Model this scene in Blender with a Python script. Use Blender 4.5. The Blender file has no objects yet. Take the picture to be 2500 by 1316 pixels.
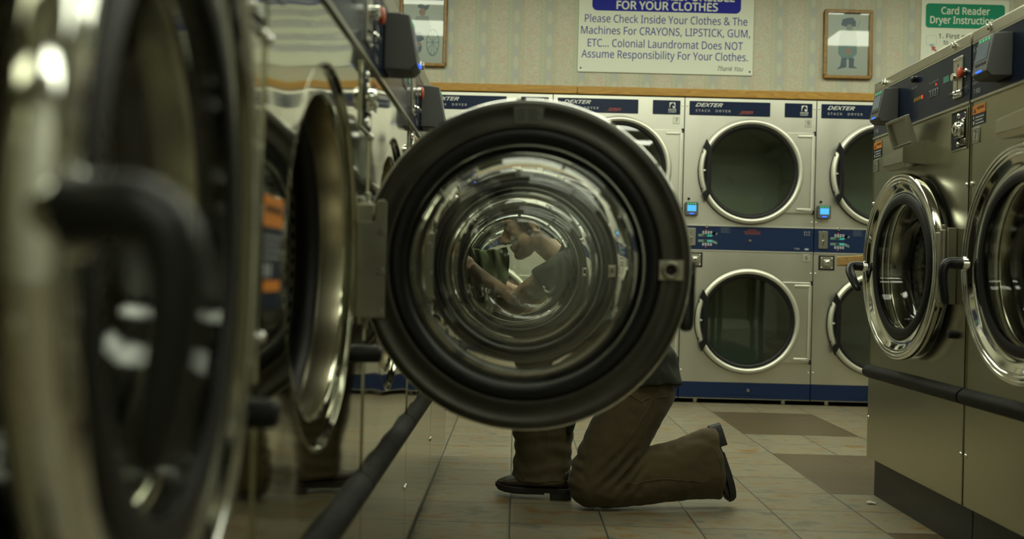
import bpy, bmesh, math, random
from mathutils import Vector, Matrix, noise
random.seed(7)
PI = math.pi
SC = bpy.context.scene
COL = SC.collection

# ------------------------------------------------------------------ camera
cam_d = bpy.data.cameras.new('camera')
cam = bpy.data.objects.new('camera', cam_d)
COL.objects.link(cam)
cam_d.sensor_width = 36.0
cam_d.lens = 2573.0 * 36.0 / 2500.0
cam_d.clip_start = 0.05
def cam_rot(roll=0.0253, pitch=-0.006, yaw=-0.0036):
    c, s = math.cos(yaw), math.sin(yaw); A = Matrix(((c,-s,0),(s,c,0),(0,0,1)))
    c, s = math.cos(pitch), math.sin(pitch); B = Matrix(((1,0,0),(0,c,-s),(0,s,c)))
    c, s = math.cos(roll), math.sin(roll); R = Matrix(((c,0,s),(0,1,0),(-s,0,c)))
    m = R @ B @ A                      # rows: right, depth, up
    return Matrix((m[0], m[2], -m[1])).transposed()
cam.matrix_world = Matrix.Translation((0, 0, 0.8008)) @ cam_rot().to_4x4()
cam_d.dof.use_dof = True
cam_d.dof.focus_distance = 4.2
cam_d.dof.aperture_fstop = 2.8
SC.camera = cam

# ------------------------------------------------------------------ render look
SC.view_settings.view_transform = 'Standard'
SC.view_settings.look = 'None'
SC.view_settings.gamma = 1.0
SC.view_settings.use_curve_mapping = False
SC.view_settings.exposure = 0.0
try:
    SC.cycles.use_denoising = True
    SC.cycles.max_bounces = 24
    SC.cycles.diffuse_bounces = 3
    SC.cycles.glossy_bounces = 5
    SC.cycles.transmission_bounces = 24
    SC.cycles.transparent_max_bounces = 24
    SC.cycles.caustics_reflective = False
    SC.cycles.caustics_refractive = False
    SC.cycles.sample_clamp_indirect = 4.0
except Exception:
    pass

# ------------------------------------------------------------------ world (dim surroundings beyond the shell)
W = bpy.data.worlds.new('world'); SC.world = W
W.use_nodes = True
W.node_tree.nodes['Background'].inputs[0].default_value = (0.5, 0.55, 0.4, 1)
W.node_tree.nodes['Background'].inputs[1].default_value = 0.02

LIGHT_COL = (0.95, 1.0, 0.78)
LAMP_POWER = 7.0       # emission strength of the ceiling diffusers
# ceiling fixtures: x, y centre, size x, size y
FIXTURES = [(-0.75, 5.70, 1.22, 0.58, 1.0), (0.6, 5.70, 1.22, 0.58, 1.0), (1.95, 5.70, 1.22, 0.58, 1.0), (3.3, 5.70, 1.22, 0.58, 1.0),  # unseen row added to brighten the back wall and dryers
            (-0.75, 4.60, 1.22, 0.58, 1.0), (0.6, 4.60, 1.22, 0.58, 1.0), (1.95, 4.60, 1.22, 0.58, 1.0), (3.3, 4.60, 1.22, 0.58, 1.0),
            (0.1, 2.20, 1.22, 0.58, 1.0), (1.4, 2.20, 1.22, 0.58, 1.0),
            (0.2, -0.6, 1.22, 0.58, 0.60), (1.5, -0.6, 1.22, 0.58, 0.60),
            (0.2, -2.3, 1.22, 0.58, 0.85), (1.5, -2.3, 1.22, 0.58, 0.85)]   # front rows set dimmer; this last row is added fill light
CEIL = 3.0

# ------------------------------------------------------------------ materials
MATS = {}
def nd(nt, t, **kw):
    n = nt.nodes.new(t)
    for k, v in kw.items(): setattr(n, k, v)
    return n
def math_n(nt, op, a, b=None, c=None):
    n = nt.nodes.new('ShaderNodeMath'); n.operation = op
    for i, v in enumerate((a, b, c)):
        if v is None: continue
        if isinstance(v, (int, float)): n.inputs[i].default_value = v
        else: nt.links.new(v, n.inputs[i])
    return n.outputs[0]
def mix_c(nt, fac, a, b, mode='MIX'):
    n = nt.nodes.new('ShaderNodeMix'); n.data_type = 'RGBA'; n.blend_type = mode
    if isinstance(fac, (int, float)): n.inputs[0].default_value = fac
    else: nt.links.new(fac, n.inputs[0])
    for i, v in ((6, a), (7, b)):
        if isinstance(v, tuple): n.inputs[i].default_value = (v + (1,))[:4]
        else: nt.links.new(v, n.inputs[i])
    return n.outputs[2]
def mat(name, col=(0.5,0.5,0.5), rough=0.5, metal=0.0, bump=None, var=None, emit=None, spec=0.5, coat=0.0, rvar=None, stretch=(1,1,1)):
    """bump=(scale, strength, distance) noise relief; var=(scale, amount) slight colour mottling; rvar=(scale, amount) roughness smears"""
    if name in MATS: return MATS[name]
    m = bpy.data.materials.new(name); m.use_nodes = True
    nt = m.node_tree; b = nt.nodes['Principled BSDF']
    b.inputs['Base Color'].default_value = (*col, 1)
    b.inputs['Roughness'].default_value = rough
    b.inputs['Metallic'].default_value = metal
    b.inputs['Specular IOR Level'].default_value = spec
    b.inputs['Coat Weight'].default_value = coat
    tc = nd(nt, 'ShaderNodeTexCoord')
    mp = nd(nt, 'ShaderNodeMapping'); mp.inputs['Scale'].default_value = stretch
    nt.links.new(tc.outputs['Object'], mp.inputs[0])
    if var:
        t = nd(nt, 'ShaderNodeTexNoise'); t.inputs['Scale'].default_value = var[0]; t.inputs['Detail'].default_value = 5
        nt.links.new(mp.outputs[0], t.inputs[0])
        lo = tuple(max(0, c*(1-var[1])) for c in col); hi = tuple(min(1, c*(1+var[1])) for c in col)
        o = mix_c(nt, t.outputs[0], lo, hi)
        nt.links.new(o, b.inputs['Base Color'])
    if rvar:
        t = nd(nt, 'ShaderNodeTexNoise'); t.inputs['Scale'].default_value = rvar[0]; t.inputs['Detail'].default_value = 4
        nt.links.new(mp.outputs[0], t.inputs[0])
        o = math_n(nt, 'MULTIPLY_ADD', t.outputs[0], rvar[1], rough - rvar[1]*0.5)
        nt.links.new(o, b.inputs['Roughness'])
    if bump:
        t = nd(nt, 'ShaderNodeTexNoise'); t.inputs['Scale'].default_value = bump[0]; t.inputs['Detail'].default_value = 0 if bump[0] < 12 else 3
        nt.links.new(mp.outputs[0], t.inputs[0])
        bp = nd(nt, 'ShaderNodeBump'); bp.inputs['Strength'].default_value = bump[1]; bp.inputs['Distance'].default_value = bump[2]
        nt.links.new(t.outputs[0], bp.inputs['Height']); nt.links.new(bp.outputs[0], b.inputs['Normal'])
    if emit:
        b.inputs['Emission Color'].default_value = (*emit[:3], 1); b.inputs['Emission Strength'].default_value = emit[3]
    MATS[name] = m
    return m
def glass_mat(name, col, rough=0.0, ior=1.5):
    m = bpy.data.materials.new(name); m.use_nodes = True; nt = m.node_tree
    nt.nodes.clear()
    g = nd(nt, 'ShaderNodeBsdfGlass'); g.inputs['Color'].default_value = (*col, 1)
    g.inputs['Roughness'].default_value = rough; g.inputs['IOR'].default_value = ior
    o = nd(nt, 'ShaderNodeOutputMaterial'); nt.links.new(g.outputs[0], o.inputs[0])
    MATS[name] = m; return m
def pane_mat(name, tint, gloss=1.0, refl=1.8):
    """thin flat pane: clear with a fresnel reflection"""
    m = bpy.data.materials.new(name); m.use_nodes = True; nt = m.node_tree
    nt.nodes.clear()
    t = nd(nt, 'ShaderNodeBsdfTransparent'); t.inputs[0].default_value = (*tint, 1)
    g = nd(nt, 'ShaderNodeBsdfGlossy'); g.inputs['Roughness'].default_value = 0.02; g.inputs['Color'].default_value = (gloss, gloss, gloss, 1)
    f = nd(nt, 'ShaderNodeFresnel'); f.inputs[0].default_value = 1.55
    x = nd(nt, 'ShaderNodeMixShader'); o = nd(nt, 'ShaderNodeOutputMaterial')
    fm = math_n(nt, 'MULTIPLY', f.outputs[0], refl)
    nt.links.new(fm, x.inputs[0]); nt.links.new(t.outputs[0], x.inputs[1]); nt.links.new(g.outputs[0], x.inputs[2])
    nt.links.new(x.outputs[0], o.inputs[0]); MATS[name] = m; return m

M = {}
M['steel'] = mat('washer stainless', (0.47,0.46,0.36), 0.06, 1.0, bump=(4.5,0.25,0.010), rvar=(3,0.05))
M['steel_low'] = mat('washer lower stainless', (0.42,0.41,0.31), 0.10, 1.0, bump=(3.0,0.2,0.010), rvar=(3,0.08))
M['steel_r'] = mat('washer brushed stainless', (0.42,0.41,0.31), 0.26, 1.0, bump=(2.5,0.10,0.008), rvar=(3,0.06), var=(3,0.06))
M['rail'] = mat('top rail steel', (0.42,0.40,0.32), 0.38, 1.0, var=(12,0.15))
M['dryer_steel'] = mat('dryer stainless', (0.76,0.75,0.66), 0.36, 1.0, bump=(2.2,0.22,0.015), rvar=(4,0.14), var=(3,0.08), stretch=(1.6,1,0.6))
M['dryer_ring'] = mat('dryer door trim', (0.74,0.73,0.64), 0.42, 0.75)
M['chrome'] = mat('polished chrome', (0.80,0.80,0.76), 0.06, 1.0)
M['satin'] = mat('satin metal', (0.55,0.54,0.48), 0.3, 1.0)
M['hinge'] = mat('hinge metal', (0.34,0.33,0.26), 0.42, 1.0, var=(20,0.3))
M['backring'] = mat('door backing ring', (0.052,0.050,0.039), 0.36, 0.5, var=(14,0.5), rvar=(9,0.2))
M['rubber'] = mat('black rubber', (0.010,0.010,0.010), 0.5, spec=0.3)
M['plastic_black'] = mat('black plastic', (0.010,0.010,0.011), 0.32, spec=0.35)
M['bumper'] = mat('bumper strip', (0.013,0.013,0.012), 0.55, spec=0.15, var=(30,0.5), rvar=(20,0.2))
M['kick'] = mat('black kick plate', (0.028,0.026,0.022), 0.45, var=(25,0.4))
M['navy'] = mat('navy overlay', (0.010,0.018,0.045), 0.24, spec=0.22)
M['navy_dryer'] = mat('navy dryer band', (0.010,0.022,0.068), 0.40, spec=0.25)
M['reader'] = mat('reader grey plastic', (0.085,0.088,0.086), 0.45, bump=(300,0.15,0.001))
M['white_ink'] = mat('white ink', (0.62,0.62,0.58), 0.5)
M['grey_ink'] = mat('grey ink', (0.36,0.37,0.38), 0.5)
M['red_ink'] = mat('red ink', (0.28,0.045,0.035), 0.5)
M['dark_ink'] = mat('dark ink', (0.03,0.03,0.03), 0.5)
M['blue_ink'] = mat('blue ink', (0.03,0.035,0.22), 0.5)
M['sign_white'] = mat('sign white', (0.60,0.62,0.52), 0.55, spec=0.15)
M['sign_blue'] = mat('sign blue', (0.012,0.016,0.24), 0.55, spec=0.15)
M['sign_green'] = mat('sign green', (0.010,0.20,0.11), 0.55, spec=0.15)
M['orange'] = mat('warning orange', (0.80,0.26,0.02), 0.45)
M['plate'] = mat('number plate', (0.50,0.49,0.42), 0.4, 0.6)
M['red_btn'] = mat('red button', (0.60,0.085,0.03), 0.4)
M['void'] = mat('dark recess', (0.006,0.006,0.006), 0.8)
M['throat'] = mat('tub throat steel', (0.48,0.44,0.32), 0.24, 1.0, var=(8,0.15))
M['gloss_white'] = mat('dryer interior', (0.80,0.80,0.74), 0.4, 0.0, var=(3,0.2))
M['dryer_in'] = mat('dryer drum zinc', (0.66,0.71,0.63), 0.45, 0.1, var=(3,0.2))
M['screen_blue'] = mat('lit blue screen', (0.02,0.1,0.2), 0.3, emit=(0.10,0.55,1.0,0.9))
M['screen_dim'] = mat('lit grey screen', (0.05,0.06,0.07), 0.25, emit=(0.25,0.34,0.36,0.20))
M['led_blue'] = mat('blue light', (0.02,0.05,0.3), 0.3, emit=(0.03,0.14,1.0,1.8))
M['led_green'] = mat('green light', (0.02,0.3,0.12), 0.3, emit=(0.05,0.9,0.35,0.5))
M['led_cyan'] = mat('cyan digits', (0.02,0.3,0.28), 0.3, emit=(0.03,0.75,0.65,0.55))
M['led_red'] = mat('red light', (0.3,0.02,0.01), 0.3, emit=(1.0,0.10,0.04,0.7))
M['led_amber'] = mat('amber light', (0.10,0.07,0.01), 0.3, emit=(0.8,0.45,0.04,0.08))
M['glass'] = glass_mat('door glass', (0.985,0.995,0.98), rough=0.012)
M['dryer_glass'] = pane_mat('dryer door glass', (0.70,0.80,0.72), refl=3.4)
M['pic_glass'] = pane_mat('picture glass', (0.95,0.97,0.95), refl=1.5)
M['sole'] = mat('shoe sole', (0.012,0.011,0.010), 0.55)
M['leather'] = mat('brown shoe leather', (0.030,0.022,0.015), 0.32, var=(25,0.4))
M['hair'] = mat('dark hair', (0.018,0.013,0.009), 0.5, bump=(160,0.5,0.004), stretch=(1,1,0.3))
M['paper'] = mat('print paper', (0.62,0.66,0.60), 0.5)
M['ink_blue'] = mat('print blue', (0.15,0.20,0.26), 0.5)
M['ink_teal'] = mat('print teal', (0.25,0.38,0.38), 0.5)
M['ink_grey'] = mat('print grey', (0.40,0.44,0.41), 0.5)
M['ink_pink'] = mat('print pink', (0.45,0.30,0.27), 0.5)
M['lint'] = mat('white scrap', (0.65,0.65,0.55), 0.8)

def drum_mat(name, col, dens, dot=0.28, metal=0.9, rough=0.3):
    m = bpy.data.materials.new(name); m.use_nodes = True; nt = m.node_tree; b = nt.nodes['Principled BSDF']
    uv = nd(nt, 'ShaderNodeUVMap'); mp = nd(nt, 'ShaderNodeMapping'); mp.inputs['Scale'].default_value = (dens, dens, 1)
    nt.links.new(uv.outputs[0], mp.inputs[0])
    sx = nd(nt, 'ShaderNodeSeparateXYZ'); nt.links.new(mp.outputs[0], sx.inputs[0])
    row = math_n(nt, 'FLOOR', sx.outputs[1]); off = math_n(nt, 'MULTIPLY', math_n(nt, 'MODULO', row, 2.0), 0.5)
    fx = math_n(nt, 'SUBTRACT', math_n(nt, 'FRACT', math_n(nt, 'ADD', sx.outputs[0], off)), 0.5)
    fy = math_n(nt, 'SUBTRACT', math_n(nt, 'FRACT', sx.outputs[1]), 0.5)
    d = math_n(nt, 'SQRT', math_n(nt, 'ADD', math_n(nt, 'MULTIPLY', fx, fx), math_n(nt, 'MULTIPLY', fy, fy)))
    hole = math_n(nt, 'LESS_THAN', d, dot)
    nt.links.new(mix_c(nt, hole, col, (0.004,0.004,0.004)), b.inputs['Base Color'])
    b.inputs['Metallic'].default_value = metal; b.inputs['Roughness'].default_value = rough
    return m
M['drum'] = drum_mat('perforated drum', (0.55,0.53,0.44), 38.0, metal=0.5)

def wood_mat(name, col, dark, axis_scale):
    m = bpy.data.materials.new(name); m.use_nodes = True; nt = m.node_tree; b = nt.nodes['Principled BSDF']
    tc = nd(nt, 'ShaderNodeTexCoord'); mp = nd(nt, 'ShaderNodeMapping'); mp.inputs['Scale'].default_value = axis_scale
    nt.links.new(tc.outputs['Object'], mp.inputs[0])
    w = nd(nt, 'ShaderNodeTexNoise'); w.inputs['Scale'].default_value = 2.2; w.inputs['Detail'].default_value = 2; w.inputs['Distortion'].default_value = 0.6
    nt.links.new(mp.outputs[0], w.inputs[0])
    rings = math_n(nt, 'FRACT', math_n(nt, 'MULTIPLY', w.outputs[0], 11.0))
    r = nd(nt, 'ShaderNodeValToRGB'); r.color_ramp.elements[0].color = (*col,1); r.color_ramp.elements[1].color = (*dark,1)
    r.color_ramp.elements[0].position = 0.25; nt.links.new(rings, r.inputs[0])
    f = nd(nt, 'ShaderNodeTexNoise'); f.inputs['Scale'].default_value = 40; nt.links.new(mp.outputs[0], f.inputs[0])
    nt.links.new(mix_c(nt, math_n(nt,'MULTIPLY',f.outputs[0],0.45), r.outputs[0], dark), b.inputs['Base Color'])
    b.inputs['Roughness'].default_value = 0.38
    return m
M['oak'] = wood_mat('varnished oak', (0.43,0.24,0.032), (0.28,0.135,0.014), (0.9,1,9))
M['oak_frame'] = wood_mat('oak picture frame', (0.28,0.155,0.025), (0.18,0.09,0.012), (3,3,3))
M['counter_oak'] = wood_mat('oak counter edge', (0.50,0.30,0.08), (0.34,0.18,0.04), (9,1.5,9))

def cloth_mat(name, col, rough, rib=None, var=(9,0.35), bumpd=0.004, sheen=0.0):
    m = bpy.data.materials.new(name); m.use_nodes = True; nt = m.node_tree; b = nt.nodes['Principled BSDF']
    tc = nd(nt, 'ShaderNodeTexCoord')
    t = nd(nt, 'ShaderNodeTexNoise'); t.inputs['Scale'].default_value = var[0]; t.inputs['Detail'].default_value = 6
    nt.links.new(tc.outputs['Object'], t.inputs[0])
    lo = tuple(c*(1-var[1]) for c in col); hi = tuple(c*(1+var[1]) for c in col)
    nt.links.new(mix_c(nt, t.outputs[0], lo, hi), b.inputs['Base Color'])
    b.inputs['Roughness'].default_value = rough
    b.inputs['Sheen Weight'].default_value = sheen
    f = nd(nt, 'ShaderNodeTexNoise'); f.inputs['Scale'].default_value = 500; nt.links.new(tc.outputs['Object'], f.inputs[0])
    g = nd(nt, 'ShaderNodeTexNoise'); g.inputs['Scale'].default_value = 22; g.inputs['Detail'].default_value = 3; nt.links.new(tc.outputs['Object'], g.inputs[0])
    h = math_n(nt, 'ADD', math_n(nt,'MULTIPLY', f.outputs[0], 0.10), g.outputs[0])
    bp = nd(nt, 'ShaderNodeBump'); bp.inputs['Strength'].default_value = 0.5; bp.inputs['Distance'].default_value = bumpd
    nt.links.new(h, bp.inputs['Height']); nt.links.new(bp.outputs[0], b.inputs['Normal'])
    return m
M['trousers'] = cloth_mat('olive brown trousers', (0.066,0.046,0.014), 0.85, sheen=0.15)
M['shirt'] = cloth_mat('dark olive shirt', (0.011,0.013,0.005), 0.9)
M['seam'] = mat('trouser stitching', (0.12,0.092,0.045), 0.8)
M['green_cloth'] = cloth_mat('green laundry', (0.11,0.15,0.065), 0.9, var=(14,0.5))
def skin_mat():
    m = bpy.data.materials.new('skin'); m.use_nodes = True; nt = m.node_tree; b = nt.nodes['Principled BSDF']
    tc = nd(nt, 'ShaderNodeTexCoord'); t = nd(nt, 'ShaderNodeTexNoise'); t.inputs['Scale'].default_value = 26; t.inputs['Detail'].default_value = 3
    nt.links.new(tc.outputs['Object'], t.inputs[0])
    at = nd(nt, 'ShaderNodeAttribute'); at.attribute_name = 'beard'
    st = nd(nt, 'ShaderNodeTexNoise'); st.inputs['Scale'].default_value = 700; nt.links.new(tc.outputs['Object'], st.inputs[0])
    bf = math_n(nt, 'MULTIPLY', at.outputs['Fac'], math_n(nt, 'ADD', math_n(nt, 'MULTIPLY', st.outputs[0], 0.5), 0.35))
    nt.links.new(mix_c(nt, bf, mix_c(nt, t.outputs[0], (0.60,0.36,0.22), (0.70,0.44,0.28)), (0.10,0.065,0.04)), b.inputs['Base Color'])
    b.inputs['Roughness'].default_value = 0.5
    b.inputs['Subsurface Weight'].default_value = 0.0
    return m
M['skin'] = skin_mat()

def floor_mat():
    m = bpy.data.materials.new('ceramic floor tile'); m.use_nodes = True; nt = m.node_tree; b = nt.nodes['Principled BSDF']
    ge = nd(nt, 'ShaderNodeNewGeometry'); sx = nd(nt, 'ShaderNodeSeparateXYZ'); nt.links.new(ge.outputs['Position'], sx.inputs[0])
    T = 0.305
    u = math_n(nt, 'DIVIDE', math_n(nt, 'SUBTRACT', sx.outputs[0], 0.001), T)
    v = math_n(nt, 'DIVIDE', math_n(nt, 'SUBTRACT', sx.outputs[1], 3.418), T)
    iu, iv = math_n(nt, 'FLOOR', u), math_n(nt, 'FLOOR', v)
    fu, fv = math_n(nt, 'FRACT', u), math_n(nt, 'FRACT', v)
    eu = math_n(nt, 'MINIMUM', fu, math_n(nt, 'SUBTRACT', 1.0, fu)); ev = math_n(nt, 'MINIMUM', fv, math_n(nt, 'SUBTRACT', 1.0, fv))
    e = math_n(nt, 'MINIMUM', eu, ev)
    grout = math_n(nt, 'LESS_THAN', e, 0.010)
    cx = nd(nt, 'ShaderNodeCombineXYZ'); nt.links.new(iu, cx.inputs[0]); nt.links.new(iv, cx.inputs[1])
    wn = nd(nt, 'ShaderNodeTexWhiteNoise'); wn.noise_dimensions = '2D'; nt.links.new(cx.outputs[0], wn.inputs['Vector'])
    # mottling streaked along x, shifted per tile
    vm = nd(nt, 'ShaderNodeVectorMath'); vm.operation = 'MULTIPLY_ADD'
    nt.links.new(wn.outputs['Color'], vm.inputs[0]); vm.inputs[1].default_value = (7,7,7); nt.links.new(ge.outputs['Position'], vm.inputs[2])
    mp = nd(nt, 'ShaderNodeMapping'); mp.inputs['Scale'].default_value = (1.0, 1.7, 1); nt.links.new(vm.outputs[0], mp.inputs[0])
    n1 = nd(nt, 'ShaderNodeTexNoise'); n1.inputs['Scale'].default_value = 8.0; n1.inputs['Detail'].default_value = 8; n1.inputs['Roughness'].default_value = 0.68; n1.inputs['Distortion'].default_value = 0.4
    nt.links.new(mp.outputs[0], n1.inputs[0])
    r = nd(nt, 'ShaderNodeValToRGB'); cr = r.color_ramp
    cr.elements[0].position = 0.36; cr.elements[0].color = (0.13,0.118,0.083,1)
    cr.elements[1].position = 0.64; cr.elements[1].color = (0.215,0.118,0.038,1)
    k = cr.elements.new(0.46); k.color = (0.235,0.215,0.152,1)
    k = cr.elements.new(0.545); k.color = (0.245,0.205,0.125,1)
    nt.links.new(n1.outputs[0], r.inputs[0])
    base = mix_c(nt, math_n(nt, 'MULTIPLY', wn.outputs['Value'], 0.22), r.outputs[0], (0.10,0.080,0.048))
    # accent tiles: three rows of terracotta, two of beige, right of the aisle
    rowm = math_n(nt, 'MODULO', math_n(nt, 'ADD', iv, 98.0), 5.0)
    acc = math_n(nt, 'MULTIPLY', math_n(nt, 'GREATER_THAN', iu, 3.5), math_n(nt, 'LESS_THAN', rowm, 2.5))
    acc = math_n(nt, 'MULTIPLY', acc, math_n(nt, 'LESS_THAN', iu, 5.5))
    terra = mix_c(nt, n1.outputs[0], (0.058,0.040,0.018), (0.120,0.083,0.038))
    col = mix_c(nt, acc, base, terra)
    n2 = nd(nt, 'ShaderNodeTexNoise'); n2.inputs['Scale'].default_value = 3.0; n2.inputs['Detail'].default_value = 4; nt.links.new(ge.outputs['Position'], n2.inputs[0])
    gcol = mix_c(nt, n2.outputs[0], (0.035,0.033,0.024), (0.075,0.07,0.052))
    nt.links.new(mix_c(nt, grout, col, gcol), b.inputs['Base Color'])
    b.inputs['Roughness'].default_value = 0.42
    bp = nd(nt, 'ShaderNodeBump'); bp.inputs['Strength'].default_value = 0.4; bp.inputs['Distance'].default_value = 0.003
    h = math_n(nt, 'ADD', math_n(nt, 'SMOOTH_MIN', math_n(nt,'MULTIPLY', e, 30.0), 1.0, 0.3), math_n(nt, 'MULTIPLY', n1.outputs[0], 0.35))
    nt.links.new(h, bp.inputs['Height']); nt.links.new(bp.outputs[0], b.inputs['Normal'])
    return m
M['plaster'] = mat('pale painted plaster', (0.72,0.72,0.62), 0.7, var=(6,0.05))
def wallpaper_mat():
    m = bpy.data.materials.new('striped floral wallpaper'); m.use_nodes = True; nt = m.node_tree; b = nt.nodes['Principled BSDF']
    ge = nd(nt, 'ShaderNodeNewGeometry'); sx = nd(nt, 'ShaderNodeSeparateXYZ'); nt.links.new(ge.outputs['Position'], sx.inputs[0])
    X, Y, Z = sx.outputs
    s = math_n(nt, 'ADD', X, Y)                       # runs along whichever wall
    P = 0.2165
    u = math_n(nt, 'FRACT', math_n(nt, 'DIVIDE', math_n(nt, 'SUBTRACT', s, 6.92+0.02), P))
    def band(a, w): # 1 inside |u-a|<w
        return math_n(nt, 'LESS_THAN', math_n(nt, 'ABSOLUTE', math_n(nt, 'SUBTRACT', u, a)), w)
    base = (0.44,0.435,0.335)
    # floral field
    mp = nd(nt, 'ShaderNodeMapping'); nt.links.new(ge.outputs['Position'], mp.inputs[0])
    v1 = nd(nt, 'ShaderNodeTexNoise'); v1.inputs['Scale'].default_value = 46; v1.inputs['Detail'].default_value = 2; v1.inputs['Distortion'].default_value = 2.2
    nt.links.new(mp.outputs[0], v1.inputs[0])
    curl = math_n(nt, 'LESS_THAN', math_n(nt, 'ABSOLUTE', math_n(nt, 'SUBTRACT', v1.outputs[0], 0.5)), 0.035)
    v2 = nd(nt, 'ShaderNodeTexNoise'); v2.inputs['Scale'].default_value = 24; v2.inputs['Distortion'].default_value = 1.5
    nt.links.new(mp.outputs[0], v2.inputs[0])
    pink = math_n(nt, 'GREATER_THAN', v2.outputs[0], 0.56); grn = math_n(nt, 'LESS_THAN', v2.outputs[0], 0.42)
    c = mix_c(nt, math_n(nt,'MULTIPLY',pink,0.55), base, (0.43,0.33,0.255))
    c = mix_c(nt, math_n(nt,'MULTIPLY',grn,0.5), c, (0.33,0.39,0.28))
    c = mix_c(nt, math_n(nt,'MULTIPLY',curl,0.6), c, (0.36,0.27,0.20))
    # medallion stripe
    zz = math_n(nt, 'FRACT', math_n(nt, 'DIVIDE', Z, 0.152))
    du = math_n(nt, 'DIVIDE', math_n(nt, 'SUBTRACT', u, 0.80), 0.10)
    dz = math_n(nt, 'DIVIDE', math_n(nt, 'SUBTRACT', zz, 0.5), 0.36)
    dd = math_n(nt, 'ADD', math_n(nt,'MULTIPLY',du,du), math_n(nt,'MULTIPLY',dz,dz))
    med = math_n(nt, 'LESS_THAN', dd, 1.0)
    rim = math_n(nt, 'MULTIPLY', math_n(nt,'LESS_THAN', dd, 1.0), math_n(nt,'GREATER_THAN', dd, 0.62))
    sc = mix_c(nt, med, (0.345,0.355,0.315), (0.41,0.415,0.32))
    sc = mix_c(nt, math_n(nt,'MULTIPLY',rim,0.5), sc, (0.32,0.31,0.24))
    c = mix_c(nt, band(0.80, 0.115), c, sc)
    # rope stripe
    rp = math_n(nt, 'FRACT', math_n(nt, 'ADD', math_n(nt, 'MULTIPLY', u, 9.0), math_n(nt, 'DIVIDE', Z, 0.028)))
    rc = mix_c(nt, math_n(nt,'LESS_THAN', rp, 0.35), (0.38,0.41,0.30), (0.335,0.365,0.26))
    c = mix_c(nt, band(0.605, 0.042), c, rc)
    # thin ruling lines
    for a in (0.545, 0.665, 0.93, 0.975, 0.02):
        c = mix_c(nt, band(a, 0.010), c, (0.36,0.33,0.22))
    nt.links.new(c, b.inputs['Base Color']); b.inputs['Roughness'].default_value = 0.62
    return m
M['floor'] = floor_mat()
M['wallpaper'] = wallpaper_mat()
def ceiling_mat():
    m = bpy.data.materials.new('ceiling tile'); m.use_nodes = True; nt = m.node_tree; b = nt.nodes['Principled BSDF']
    ge = nd(nt, 'ShaderNodeNewGeometry'); sx = nd(nt, 'ShaderNodeSeparateXYZ'); nt.links.new(ge.outputs['Position'], sx.inputs[0])
    fs = []
    for o in (sx.outputs[0], sx.outputs[1]):
        f = math_n(nt, 'FRACT', math_n(nt, 'DIVIDE', math_n(nt,'ADD',o,20.0), 0.61)); fs.append(math_n(nt,'MINIMUM', f, math_n(nt,'SUBTRACT',1.0,f)))
    g = math_n(nt, 'LESS_THAN', math_n(nt,'MINIMUM',fs[0],fs[1]), 0.02)
    n = nd(nt, 'ShaderNodeTexNoise'); n.inputs['Scale'].default_value = 90; nt.links.new(ge.outputs['Position'], n.inputs[0])
    t = mix_c(nt, n.outputs[0], (0.50,0.50,0.42), (0.60,0.60,0.50))
    nt.links.new(mix_c(nt, g, t, (0.66,0.66,0.58)), b.inputs['Base Color']); b.inputs['Roughness'].default_value = 0.85
    return m
M['ceiling'] = ceiling_mat()

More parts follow.
